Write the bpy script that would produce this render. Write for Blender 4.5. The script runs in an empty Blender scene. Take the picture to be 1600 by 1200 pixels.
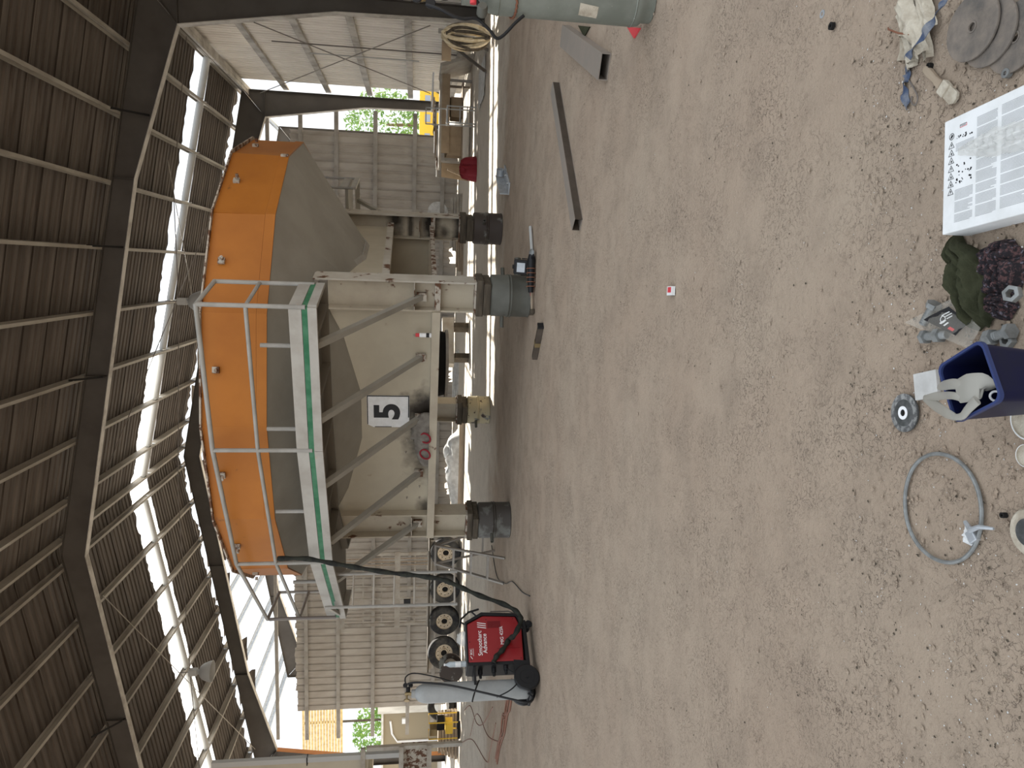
import bpy, bmesh, math, random
from math import sin, cos, pi, radians, sqrt, atan2, hypot
from mathutils import Vector, Matrix, noise
random.seed(7)
SC = bpy.context.scene
COL = SC.collection

# ------------------------------------------------------------------ camera
FPX = 1110.0
EYE = Vector((0, 0, 1.6))
PITCH, YAW, ROLL = radians(7.8), radians(9.12), radians(0.8)
FW = Vector((-sin(YAW) * cos(PITCH), cos(YAW) * cos(PITCH), -sin(PITCH)))
R0 = Vector((cos(YAW), sin(YAW), 0)); U0 = R0.cross(FW)
RT = R0 * cos(ROLL) + U0 * sin(ROLL); UP = -R0 * sin(ROLL) + U0 * cos(ROLL)
cam = bpy.data.cameras.new('camera'); cam_o = bpy.data.objects.new('camera', cam); COL.objects.link(cam_o)
cam.sensor_fit = 'HORIZONTAL'; cam.sensor_width = 36.0; cam.lens = 36.0 * FPX / 1600.0
cam.clip_start = 0.05; cam.clip_end = 500
mx, my, mz = -UP, RT, -FW            # the photograph was taken with the phone turned on its side
M = Matrix(((mx.x, my.x, mz.x, EYE.x), (mx.y, my.y, mz.y, EYE.y), (mx.z, my.z, mz.z, EYE.z), (0, 0, 0, 1)))
cam_o.matrix_world = M
SC.camera = cam_o

# ------------------------------------------------------------------ sky, sun, exposure
SKY_STRENGTH = 1.12
SUN_ENERGY = 12.0
EXPOSURE = 0.42
W = bpy.data.worlds.new('sky'); SC.world = W; W.use_nodes = True
nt = W.node_tree; nt.nodes.clear()
wo = nt.nodes.new('ShaderNodeOutputWorld'); bg = nt.nodes.new('ShaderNodeBackground')
tc = nt.nodes.new('ShaderNodeTexCoord'); sx = nt.nodes.new('ShaderNodeSeparateXYZ'); cr = nt.nodes.new('ShaderNodeValToRGB')
nt.links.new(tc.outputs['Generated'], sx.inputs[0]); nt.links.new(sx.outputs['Z'], cr.inputs[0])
cr.color_ramp.elements[0].position = 0.0; cr.color_ramp.elements[0].color = (0.93, 0.965, 1.0, 1)
cr.color_ramp.elements[1].position = 0.7; cr.color_ramp.elements[1].color = (0.86, 0.925, 1.0, 1)
nt.links.new(cr.outputs[0], bg.inputs[0]); bg.inputs[1].default_value = SKY_STRENGTH
nt.links.new(bg.outputs[0], wo.inputs[0])
sun = bpy.data.lights.new('sun', 'SUN'); sun.energy = SUN_ENERGY; sun.angle = radians(0.6); sun.color = (1.0, 0.95, 0.87)
sun_o = bpy.data.objects.new('sun', sun); COL.objects.link(sun_o)
sun_o.rotation_euler = Vector((0.0, -1.0, -1.0)).to_track_quat('-Z', 'Y').to_euler()
sun_o.location = (0, 60, 60)
SC.view_settings.view_transform = 'Standard'; SC.view_settings.look = 'None'
SC.view_settings.exposure = EXPOSURE; SC.view_settings.gamma = 1.0; SC.view_settings.use_curve_mapping = False

# ------------------------------------------------------------------ helpers
def V(*a): return Vector(a)
def gp(x, y, z=0.0):
    """ground (or level z) point under a photo pixel"""
    d = FW * FPX + RT * (600 - y) - UP * (x - 800)
    return EYE + d * ((z - EYE.z) / d.z)
def atY(x, y, Y):
    d = FW * FPX + RT * (600 - y) - UP * (x - 800); return EYE + d * (Y / d.y)
def atX(x, y, X):
    d = FW * FPX + RT * (600 - y) - UP * (x - 800); return EYE + d * (X / d.x)
def atD(x, y, D):
    d = FW * FPX + RT * (600 - y) - UP * (x - 800); return EYE + d * (D / hypot(d.x, d.y))

class MB:
    def __init__(s): s.v = []; s.f = []
    def add(s, vs, fs):
        b = len(s.v); s.v += [tuple(p) for p in vs]; s.f += [tuple(i + b for i in f) for f in fs]; return s
    def box(s, c, d, rz=0.0, rx=0.0, ry=0.0):
        m = Matrix.Rotation(rz, 3, 'Z') @ Matrix.Rotation(ry, 3, 'Y') @ Matrix.Rotation(rx, 3, 'X')
        c = Vector(c); hx, hy, hz = d[0] / 2, d[1] / 2, d[2] / 2
        vs = [c + m @ Vector((x * hx, y * hy, z * hz)) for x, y, z in ((-1,-1,-1),(1,-1,-1),(1,1,-1),(-1,1,-1),(-1,-1,1),(1,-1,1),(1,1,1),(-1,1,1))]
        return s.add(vs, [(3,2,1,0),(4,5,6,7),(0,1,5,4),(1,2,6,5),(2,3,7,6),(3,0,4,7)])
    def bar(s, p, q, w, h, up=(0, 0, 1)):
        p = Vector(p); q = Vector(q); a = (q - p).normalized(); up = Vector(up)
        if abs(a.dot(up)) > 0.98: up = Vector((0, 1, 0)) if abs(a.y) < 0.9 else Vector((1, 0, 0))
        x = a.cross(up).normalized(); u = x.cross(a)
        vs = []
        for e in (p, q):
            for i, j in ((-1,-1),(1,-1),(1,1),(-1,1)): vs.append(e + x * (i * w / 2) + u * (j * h / 2))
        return s.add(vs, [(0,1,2,3),(7,6,5,4),(0,4,5,1),(1,5,6,2),(2,6,7,3),(3,7,4,0)])
    def tube(s, path, r, n=8, closed=False, caps=True):
        P = [Vector(p) for p in path]; N = len(P); rs = r if isinstance(r, (list, tuple)) else [r] * N
        rings = []; prev = None
        for i in range(N):
            if closed: t = P[(i + 1) % N] - P[i - 1]
            else: t = P[min(i + 1, N - 1)] - P[max(i - 1, 0)]
            t.normalize()
            if prev is None:
                u = Vector((0, 0, 1)) if abs(t.z) < 0.9 else Vector((1, 0, 0))
                x = t.cross(u).normalized()
            else:
                x = (prev - t * prev.dot(t)); x = x.normalized() if x.length > 1e-6 else t.orthogonal().normalized()
            prev = x; y = t.cross(x)
            rings.append([P[i] + (x * cos(2*pi*k/n) + y * sin(2*pi*k/n)) * rs[i] for k in range(n)])
        b = len(s.v)
        for g in rings: s.v += [tuple(p) for p in g]
        for i in range(N if closed else N - 1):
            j = (i + 1) % N
            for k in range(n):
                l = (k + 1) % n; s.f.append((b+i*n+k, b+i*n+l, b+j*n+l, b+j*n+k))
        if caps and not closed:
            s.f.append(tuple(b + k for k in reversed(range(n)))); s.f.append(tuple(b + (N-1)*n + k for k in range(n)))
        return s
    def lathe(s, prof, n=24, M=None, cap0=True, cap1=True):
        M = M or Matrix.Identity(4); b = len(s.v)
        for r, z in prof:
            for k in range(n): s.v.append(tuple(M @ Vector((r*cos(2*pi*k/n), r*sin(2*pi*k/n), z))))
        for i in range(len(prof) - 1):
            for k in range(n):
                l = (k + 1) % n; s.f.append((b+i*n+k, b+i*n+l, b+(i+1)*n+l, b+(i+1)*n+k))
        if cap0: s.f.append(tuple(b + k for k in reversed(range(n))))
        if cap1: s.f.append(tuple(b + (len(prof)-1)*n + k for k in range(n)))
        return s
    def prism(s, poly, t, M=None):
        """flat polygon in local xy, thickness t along local z (centred)"""
        M = M or Matrix.Identity(4); n = len(poly); b = len(s.v)
        for z in (-t/2, t/2):
            for x, y in poly: s.v.append(tuple(M @ Vector((x, y, z))))
        s.f.append(tuple(b + k for k in reversed(range(n)))); s.f.append(tuple(b + n + k for k in range(n)))
        for k in range(n):
            l = (k+1) % n; s.f.append((b+k, b+l, b+n+l, b+n+k))
        return s
    def grid(s, fn, nu, nv):
        b = len(s.v)
        for j in range(nv + 1):
            for i in range(nu + 1): s.v.append(tuple(fn(i / nu, j / nv)))
        for j in range(nv):
            for i in range(nu):
                a = b + j*(nu+1) + i; s.f.append((a, a+1, a+nu+2, a+nu+1))
        return s
    def mesh(s, name, mat, smooth=False):
        me = bpy.data.meshes.new(name); me.from_pydata(s.v, [], s.f); me.update()
        if mat: me.materials.append(mat)
        if smooth:
            me.shade_smooth(); me.set_sharp_from_angle(angle=radians(40))
        return me
    def build(s, name, mat, parent=None, smooth=False, bevel=0, loc=None):
        o = bpy.data.objects.new(name, s.mesh(name, mat, smooth)); COL.objects.link(o)
        if parent: o.parent = parent
        if loc is not None: o.location = loc
        if bevel:
            m = o.modifiers.new('bevel', 'BEVEL'); m.width = bevel; m.segments = 2; m.limit_method = 'ANGLE'
        return o
def TR(loc, rz=0, rx=0, ry=0): return Matrix.Translation(Vector(loc)) @ Matrix.Rotation(rz, 4, 'Z') @ Matrix.Rotation(ry, 4, 'Y') @ Matrix.Rotation(rx, 4, 'X')
def XZ(y=0.0): # local xy -> world xz, thickness along y
    return Matrix(((1,0,0,0),(0,0,-1,y),(0,1,0,0),(0,0,0,1)))
def YZ(x=0.0):
    return Matrix(((0,0,1,x),(1,0,0,0),(0,1,0,0),(0,0,0,1)))
def tag(o, label, cat, group=None):
    o['label'] = label; o['category'] = cat
    if group: o['group'] = group
    return o
def thing(name, label, cat, loc=(0,0,0), rz=0.0, group=None):
    o = bpy.data.objects.new(name, None); COL.objects.link(o); o.empty_display_size = 0.1
    o.location = loc; o.rotation_euler = (0, 0, rz); return tag(o, label, cat, group)
def struct(name):
    o = bpy.data.objects.new(name, None); COL.objects.link(o); o['kind'] = 'structure'; return o
def inst(me, name, parent=None, loc=(0,0,0), rot=(0,0,0), scale=None):
    o = bpy.data.objects.new(name, me); COL.objects.link(o); o.parent = parent; o.location = loc; o.rotation_euler = rot
    if scale: o.scale = scale
    return o
def text(body, size, mat, name, parent, M, ext=0.0008, align='CENTER', sxy=(1,1), bold=0.0):
    cu = bpy.data.curves.new('t', 'FONT'); cu.body = body; cu.size = size; cu.extrude = ext; cu.align_x = align; cu.align_y = 'CENTER'; cu.offset = bold
    to = bpy.data.objects.new('t', cu); COL.objects.link(to)
    bpy.context.view_layer.update()
    me = bpy.data.meshes.new_from_object(to.evaluated_get(bpy.context.evaluated_depsgraph_get()))
    bpy.data.objects.remove(to); bpy.data.curves.remove(cu)
    me.transform(M @ Matrix.Diagonal((sxy[0], sxy[1], 1, 1))); me.materials.clear(); me.materials.append(mat)
    o = bpy.data.objects.new(name, me); COL.objects.link(o); o.parent = parent; return o

# ------------------------------------------------------------------ materials
def pm(name, base, rough=0.6, metal=0.0, c2=None, scale=4.0, lo=0.4, hi=0.65, stretch=(1,1,1), c3=None, s3=9.0, lo3=0.62, hi3=0.68,
       bump=0.0, bscale=60.0, spec=0.25, detail=5.0):
    m = bpy.data.materials.new(name); m.use_nodes = True; t = m.node_tree; b = t.nodes['Principled BSDF']
    b.inputs['Base Color'].default_value = (*base, 1); b.inputs['Roughness'].default_value = rough; b.inputs['Metallic'].default_value = metal
    b.inputs['Specular IOR Level'].default_value = spec
    co = t.nodes.new('ShaderNodeTexCoord'); mp = t.nodes.new('ShaderNodeMapping'); mp.inputs['Scale'].default_value = stretch
    t.links.new(co.outputs['Object'], mp.inputs[0]); last = None
    def layer(prev, colour, sc, lo_, hi_, off):
        nz = t.nodes.new('ShaderNodeTexNoise'); nz.inputs['Scale'].default_value = sc; nz.inputs['Detail'].default_value = detail; nz.inputs['Roughness'].default_value = 0.6
        m2 = t.nodes.new('ShaderNodeMapping'); m2.inputs['Location'].default_value = (off, off*1.7, off*0.6); t.links.new(mp.outputs[0], m2.inputs[0]); t.links.new(m2.outputs[0], nz.inputs['Vector'])
        mr = t.nodes.new('ShaderNodeMapRange'); mr.inputs['From Min'].default_value = lo_; mr.inputs['From Max'].default_value = hi_
        t.links.new(nz.outputs['Fac'], mr.inputs['Value'])
        mx_ = t.nodes.new('ShaderNodeMix'); mx_.data_type = 'RGBA'
        t.links.new(mr.outputs[0], mx_.inputs['Factor'])
        if prev is None: mx_.inputs['A'].default_value = (*base, 1)
        else: t.links.new(prev, mx_.inputs['A'])
        mx_.inputs['B'].default_value = (*colour, 1); return mx_.outputs['Result']
    if c2: last = layer(last, c2, scale, lo, hi, 3.1)
    if c3: last = layer(last, c3, s3, lo3, hi3, 11.3)
    if last is not None: t.links.new(last, b.inputs['Base Color'])
    if bump:
        nz = t.nodes.new('ShaderNodeTexNoise'); nz.inputs['Scale'].default_value = bscale; nz.inputs['Detail'].default_value = 4
        t.links.new(mp.outputs[0], nz.inputs['Vector']); bp = t.nodes.new('ShaderNodeBump'); bp.inputs['Strength'].default_value = bump; bp.inputs['Distance'].default_value = 0.01
        t.links.new(nz.outputs['Fac'], bp.inputs['Height']); t.links.new(bp.outputs[0], b.inputs['Normal'])
    return m
def clear(name, col, alpha_mix=0.5, rough=0.25):
    m = bpy.data.materials.new(name); m.use_nodes = True; t = m.node_tree; b = t.nodes['Principled BSDF']; o = t.nodes['Material Output']
    b.inputs['Base Color'].default_value = (*col, 1); b.inputs['Roughness'].default_value = rough
    tr = t.nodes.new('ShaderNodeBsdfTransparent'); mxs = t.nodes.new('ShaderNodeMixShader'); mxs.inputs[0].default_value = alpha_mix
    t.links.new(tr.outputs[0], mxs.inputs[1]); t.links.new(b.outputs[0], mxs.inputs[2]); t.links.new(mxs.outputs[0], o.inputs[0]); return m

RUST = (0.10, 0.045, 0.022)
m_roof = pm('roof_sheet', (0.066, 0.053, 0.043), 0.75, c2=(0.135, 0.115, 0.098), scale=1.6, lo=0.42, hi=0.75, stretch=(0.12, 2.6, 1), c3=(0.05, 0.034, 0.024), s3=2.2, lo3=0.58, hi3=0.72)
m_purlin = pm('purlin_paint', (0.31, 0.285, 0.245), 0.6, c2=(0.21, 0.185, 0.155), scale=2, stretch=(1, 0.3, 1))
m_frame = pm('frame_paint', (0.075, 0.067, 0.058), 0.6, c2=(0.058, 0.05, 0.043), scale=1.2)
m_flange = pm('lit_flange_and_girt', (0.46, 0.43, 0.385), 0.55, c2=(0.27, 0.245, 0.21), scale=2)  # flanges lightened in colour for the light they catch; girts share it
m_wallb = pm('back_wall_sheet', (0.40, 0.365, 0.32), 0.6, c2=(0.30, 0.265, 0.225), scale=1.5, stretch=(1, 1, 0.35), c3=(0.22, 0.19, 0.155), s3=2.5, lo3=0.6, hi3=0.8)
m_wallr = pm('right_wall_sheet', (0.80, 0.76, 0.69), 0.45, c2=(0.66, 0.62, 0.55), scale=1.5, stretch=(1, 1, 0.35))  # same paint as the back wall, lightened for the light falling here
m_girt = pm('girt_paint', (0.34, 0.315, 0.28), 0.6, c2=(0.25, 0.225, 0.195), scale=2)
m_galv = pm('galvanised', (0.50, 0.53, 0.56), 0.42, 0.5, c2=(0.38, 0.40, 0.42), scale=8)
m_pipe = pm('pipe_grey', (0.42, 0.42, 0.405), 0.5)
m_wire = pm('wire', (0.16, 0.14, 0.125), 0.5)
m_cream = pm('hopper_paint', (0.44, 0.39, 0.295), 0.5, c2=(0.385, 0.34, 0.255), scale=1.3, c3=(0.25, 0.20, 0.14), s3=6, lo3=0.70, hi3=0.78)
m_grey = pm('hopper_grey', (0.30, 0.285, 0.245), 0.5, c2=(0.25, 0.235, 0.20), scale=1.2)
m_leg = pm('leg_paint', (0.44, 0.39, 0.30), 0.5, c2=(0.37, 0.32, 0.245), scale=2, c3=RUST, s3=5, lo3=0.64, hi3=0.70)
m_rusty = pm('leg_rusty', (0.40, 0.36, 0.30), 0.6, c2=RUST, scale=9, lo=0.47, hi=0.56)
m_legr = pm('leg_flange_paint', (0.45, 0.42, 0.36), 0.6, c2=(0.38, 0.34, 0.28), scale=3, c3=RUST, s3=4, lo3=0.59, hi3=0.63)
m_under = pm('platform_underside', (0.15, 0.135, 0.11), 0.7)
m_orange = pm('orange_paint', (0.37, 0.130, 0.016), 0.5, c2=(0.30, 0.10, 0.012), scale=0.9, c3=(0.12, 0.05, 0.015), s3=5, lo3=0.68, hi3=0.80)
m_white = pm('platform_white', (0.37, 0.355, 0.32), 0.5, c2=(0.30, 0.28, 0.245), scale=3, c3=(0.42, 0.30, 0.16), s3=4, lo3=0.66, hi3=0.76)
m_rail = pm('rail_white', (0.31, 0.30, 0.275), 0.45, c2=(0.25, 0.24, 0.215), scale=4)
m_green = pm('grating_green', (0.022, 0.12, 0.055), 0.6, c2=(0.06, 0.18, 0.10), scale=5)
m_matt_black = pm('matt_black', (0.012, 0.011, 0.010), 0.9)
m_black = pm('black_plastic', (0.014, 0.014, 0.015), 0.45)
m_rubber = pm('rubber', (0.030, 0.030, 0.032), 0.75, c2=(0.075, 0.07, 0.065), scale=6)
m_red = pm('machine_red', (0.25, 0.008, 0.012), 0.38, spec=0.5)
m_dred = pm('vent_red', (0.13, 0.006, 0.010), 0.5)
m_textw = pm('print_white', (0.80, 0.80, 0.80), 0.5)
m_textk = pm('print_black', (0.02, 0.02, 0.022), 0.5)
m_texty = pm('print_grey', (0.24, 0.25, 0.26), 0.6)
m_textr = pm('print_red', (0.62, 0.06, 0.07), 0.5)
m_cyl = pm('cylinder_grey', (0.30, 0.31, 0.305), 0.45, c2=(0.26, 0.27, 0.265), scale=5, c3=(0.08, 0.08, 0.08), s3=14, lo3=0.71, hi3=0.74)
m_acet = pm('cylinder_green_grey', (0.155, 0.165, 0.138), 0.5, c2=(0.20, 0.21, 0.18), scale=5, c3=(0.50, 0.49, 0.44), s3=30, lo3=0.68, hi3=0.75)
m_brass = pm('brass', (0.26, 0.195, 0.10), 0.4, 0.6)
m_steel = pm('steel', (0.42, 0.42, 0.41), 0.35, 0.8)
m_bolt = pm('bolt_zinc', (0.27, 0.28, 0.275), 0.5, 0.4, c2=(0.19, 0.195, 0.19), scale=30)
m_wood = pm('timber_dark', (0.095, 0.077, 0.055), 0.8, c2=(0.05, 0.04, 0.029), scale=6, stretch=(0.4, 3, 3))
m_plank = pm('timber_light', (0.36, 0.29, 0.215), 0.75, c2=(0.27, 0.205, 0.145), scale=6, stretch=(0.5, 3, 3))
m_card = pm('cardboard', (0.33, 0.25, 0.165), 0.8, c2=(0.27, 0.20, 0.13), scale=3)
m_olive = pm('cable_wrap', (0.024, 0.026, 0.019), 0.8, c2=(0.009, 0.009, 0.009), scale=14, bump=0.5, bscale=30)
m_tyre = pm('tyre', (0.030, 0.030, 0.032), 0.85, c2=(0.085, 0.08, 0.07), scale=5)
m_hub = pm('hub_cream', (0.58, 0.50, 0.38), 0.5, c2=(0.40, 0.32, 0.22), scale=12)
m_sack = pm('sack_grey', (0.20, 0.185, 0.16), 0.9, c2=(0.13, 0.115, 0.10), scale=9, bump=0.8, bscale=50)
m_trailer = pm('trailer_grey', (0.40, 0.37, 0.32), 0.6, c2=(0.30, 0.26, 0.21), scale=3)
m_hose = pm('hose_cream', (0.62, 0.53, 0.37), 0.55, c2=(0.44, 0.34, 0.20), scale=10)
m_paper = pm('box_white', (0.78, 0.79, 0.79), 0.55, c2=(0.70, 0.71, 0.70), scale=12)
m_blue = pm('bin_blue', (0.006, 0.008, 0.038), 0.4, c2=(0.009, 0.011, 0.032), scale=9)
m_bluerim = pm('bin_rim_blue', (0.035, 0.05, 0.14), 0.35)
m_cloth = pm('cloth_olive', (0.044, 0.046, 0.024), 0.95, c2=(0.028, 0.031, 0.015), scale=12, bump=0.3, bscale=250)
m_pat = pm('cloth_patterned', (0.020, 0.017, 0.020), 0.95, c2=(0.10, 0.055, 0.055), scale=75, lo=0.50, hi=0.60, stretch=(1, 2.2, 1), c3=(0.15, 0.14, 0.17), s3=50, lo3=0.60, hi3=0.66)
m_disc = pm('abrasive_disc', (0.11, 0.10, 0.09), 0.85, c2=(0.215, 0.18, 0.148), scale=11, bump=0.3, bscale=300)
m_flap = pm('flap_disc', (0.055, 0.058, 0.056), 0.85, c2=(0.10, 0.10, 0.10), scale=40)
m_flapw = pm('flap_edge', (0.27, 0.27, 0.26), 0.85, c2=(0.12, 0.12, 0.12), scale=60, lo=0.45, hi=0.55)
m_rag = pm('rag_beige', (0.52, 0.47, 0.38), 0.95, c2=(0.36, 0.31, 0.24), scale=18, bump=0.4, bscale=120)
m_strap = pm('strap_blue', (0.055, 0.078, 0.135), 0.8, c2=(0.20, 0.21, 0.23), scale=26)
m_bag = clear('clear_plastic', (0.62, 0.59, 0.52), 0.17, 0.25)
m_film = clear('plastic_film', (0.76, 0.76, 0.72), 0.45, 0.2)
m_glove = clear('grey_plastic', (0.38, 0.365, 0.32), 0.72, 0.4)
m_bottle = clear('bottle_plastic', (0.72, 0.82, 0.88), 0.45, 0.1)
m_tarp = pm('white_tarp', (0.62, 0.62, 0.60), 0.7, c2=(0.42, 0.41, 0.39), scale=5)
m_redbag = pm('red_bag', (0.24, 0.02, 0.03), 0.6)
m_yellow = pm('yellow_paint', (0.75, 0.48, 0.05), 0.5)
m_stucco = pm('stucco', (0.72, 0.70, 0.64), 0.9, c2=(0.55, 0.52, 0.46), scale=2, stretch=(1,1,0.3))
m_brownw = pm('brown_wall', (0.30, 0.25, 0.17), 0.85)
m_bamboo = pm('bamboo_slat', (0.66, 0.50, 0.24), 0.7, c2=(0.45, 0.32, 0.14), scale=5)
m_bluew = pm('blue_cladding', (0.30, 0.36, 0.46), 0.7)
m_leaf = pm('leaf', (0.13, 0.26, 0.06), 0.6, c2=(0.24, 0.36, 0.10), scale=3)
m_bark = pm('bark', (0.16, 0.12, 0.085), 0.9)
m_copper = pm('copper_cable', (0.20, 0.085, 0.05), 0.6)
m_drumA = pm('drum_grey', (0.105, 0.104, 0.088), 0.5, c2=(0.078, 0.076, 0.063), scale=3)
m_drumB = pm('drum_brown', (0.060, 0.046, 0.038), 0.6, c2=(0.20, 0.20, 0.175), scale=2.2, lo=0.55, hi=0.62)
m_drumC = pm('drum_dark', (0.055, 0.047, 0.040), 0.5, c2=(0.125, 0.122, 0.108), scale=2.6, lo=0.48, hi=0.56)
m_drumD = pm('drum_cream', (0.40, 0.34, 0.215), 0.6, c2=(0.17, 0.17, 0.15), scale=2.6, lo=0.54, hi=0.58, c3=(0.06, 0.04, 0.03), s3=8, lo3=0.60, hi3=0.63)
m_sky = bpy.data.materials.new('translucent_sheet'); m_sky.use_nodes = True
_t = m_sky.node_tree; _b = _t.nodes['Principled BSDF']; _b.inputs['Base Color'].default_value = (0.85, 0.87, 0.85, 1); _b.inputs['Roughness'].default_value = 0.5
_tl = _t.nodes.new('ShaderNodeBsdfTranslucent'); _tl.inputs[0].default_value = (0.96, 0.96, 0.94, 1); _mx = _t.nodes.new('ShaderNodeMixShader'); _mx.inputs[0].default_value = 0.9
_t.links.new(_b.outputs[0], _mx.inputs[1]); _t.links.new(_tl.outputs[0], _mx.inputs[2]); _t.links.new(_mx.outputs[0], _t.nodes['Material Output'].inputs[0])

# ground material
m_ground = bpy.data.materials.new('trodden_earth'); m_ground.use_nodes = True
def ground_nodes():
    t = m_ground.node_tree; b = t.nodes['Principled BSDF']; b.inputs['Roughness'].default_value = 0.92; b.inputs['Specular IOR Level'].default_value = 0.2
    co = t.nodes.new('ShaderNodeTexCoord')
    def nz(sc, det, rough=0.6, off=0, stretch=None):
        n = t.nodes.new('ShaderNodeTexNoise'); n.inputs['Scale'].default_value = sc; n.inputs['Detail'].default_value = det; n.inputs['Roughness'].default_value = rough
        mp = t.nodes.new('ShaderNodeMapping'); mp.inputs['Location'].default_value = (off, off, 0)
        if stretch: mp.inputs['Scale'].default_value = stretch
        t.links.new(co.outputs['Object'], mp.inputs[0]); t.links.new(mp.outputs[0], n.inputs['Vector']); return n.outputs['Fac']
    def rng(v, lo, hi):
        m = t.nodes.new('ShaderNodeMapRange'); m.inputs['From Min'].default_value = lo; m.inputs['From Max'].default_value = hi; t.links.new(v, m.inputs['Value']); return m.outputs[0]
    def mix(f, a, c):
        m = t.nodes.new('ShaderNodeMix'); m.data_type = 'RGBA'; t.links.new(f, m.inputs['Factor'])
        if isinstance(a, tuple): m.inputs['A'].default_value = (*a, 1)
        else: t.links.new(a, m.inputs['A'])
        m.inputs['B'].default_value = (*c, 1); return m.outputs['Result']
    c = mix(rng(nz(0.55, 4), 0.35, 0.68), (0.390, 0.300, 0.225), (0.420, 0.338, 0.258))
    c = mix(rng(nz(2.3, 6, 0.65, 5), 0.48, 0.85), c, (0.300, 0.236, 0.180))
    # back floor lightened in colour for daylight missing there, with a ragged edge
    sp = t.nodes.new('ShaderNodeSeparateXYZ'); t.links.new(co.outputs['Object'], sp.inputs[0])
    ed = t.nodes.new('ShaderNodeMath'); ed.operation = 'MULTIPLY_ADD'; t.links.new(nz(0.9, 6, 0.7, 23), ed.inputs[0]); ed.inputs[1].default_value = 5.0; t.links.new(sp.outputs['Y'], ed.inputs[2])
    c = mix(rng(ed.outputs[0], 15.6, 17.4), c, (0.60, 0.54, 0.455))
    c = mix(rng(nz(18, 7, 0.75, 9), 0.56, 0.84), c, (0.245, 0.185, 0.140))
    c = mix(rng(nz(70, 5, 0.7, 2), 0.58, 0.80), c, (0.47, 0.39, 0.30))
    # creases: thin dark lines where a distorted noise crosses its middle, in trampled patches
    def math(op, a_, b_):
        m = t.nodes.new('ShaderNodeMath'); m.operation = op
        for i_, q_ in enumerate((a_, b_)):
            if q_ is None: continue
            if isinstance(q_, (int, float)): m.inputs[i_].default_value = q_
            else: t.links.new(q_, m.inputs[i_])
        return m.outputs[0]
    cre = math('ABSOLUTE', math('SUBTRACT', nz(30, 3, 0.6, 31), 0.5), None)
    crm = math('MULTIPLY', rng(cre, 0.018, 0.0), rng(nz(2.1, 5, 0.75, 17), 0.42, 0.66))
    c = mix(math('MULTIPLY', crm, 0.75), c, (0.125, 0.094, 0.073))
    c = mix(rng(nz(150, 3, 0.6, 4), 0.66, 0.72), c, (0.105, 0.08, 0.066))
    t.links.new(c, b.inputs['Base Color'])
    hsum = t.nodes.new('ShaderNodeMath'); hsum.operation = 'MULTIPLY_ADD'
    t.links.new(nz(26, 8, 0.68, 7), hsum.inputs[0]); hsum.inputs[1].default_value = 1.0; t.links.new(nz(60, 6, 0.7, 1), hsum.inputs[2])
    hcr = math('SUBTRACT', hsum.outputs[0], math('MULTIPLY', crm, 0.8))
    bp = t.nodes.new('ShaderNodeBump'); bp.inputs['Strength'].default_value = 0.8; bp.inputs['Distance'].default_value = 0.012
    t.links.new(hcr, bp.inputs['Height']); t.links.new(bp.outputs[0], b.inputs['Normal'])
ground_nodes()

# ================================================================== THE SETTING
def lines(segs):
    out = []
    for a, b, st in segs:
        n = max(1, round((b - a) / st))
        out += [a + (b - a) * i / n for i in range(n)]
    out.append(segs[-1][1]); return out
def build_floor():
    xs = lines([(-70, -22, 8), (-22, -4, 0.6), (-4, -1.6, 0.12), (-1.6, 1.9, 0.022), (1.9, 4, 0.12), (4, 10, 0.6), (10, 60, 8)])
    ys = lines([(-40, 0, 5), (0, 1.3, 0.2), (1.3, 3.6, 0.022), (3.6, 6, 0.05), (6, 11, 0.2), (11, 32, 1.0), (32, 110, 8)])
    v = []; f = []
    for y in ys:
        for x in xs:
            z = 0.0
            if -4.5 < x < 4.5 and 1 < y < 7:
                w = min(1, (4.5 - abs(x)) / 2) * min(1, (y - 1.0) / 0.3) * min(1, (7 - y) / 2)
                p = Vector((x * 5, y * 5, 0)); q = Vector((x * 17, y * 17, 3))
                z = w * (0.010 * noise.noise(p) + 0.007 * (0.5 - abs(noise.noise(q))) + 0.003 * noise.noise(q * 2.7)) - 0.004 * w
            v.append((x, y, z))
    nx = len(xs)
    for j in range(len(ys) - 1):
        for i in range(nx - 1):
            a = j * nx + i; f.append((a, a + 1, a + nx + 1, a + nx))
    mb = MB(); mb.v = v; mb.f = f
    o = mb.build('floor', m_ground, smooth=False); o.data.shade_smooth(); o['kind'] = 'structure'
build_floor()

XR = -7.75; XE = 6.45; SL = 0.18           # ridge, right eave, slope
XL = 2 * XR - XE
def zt(x):                                  # top of rafter = underside of purlins
    return 8.12 + SL * (XE - (x if x >= XR else 2 * XR - x))
def zs(x): return zt(x) + 0.22              # roof sheet

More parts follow.
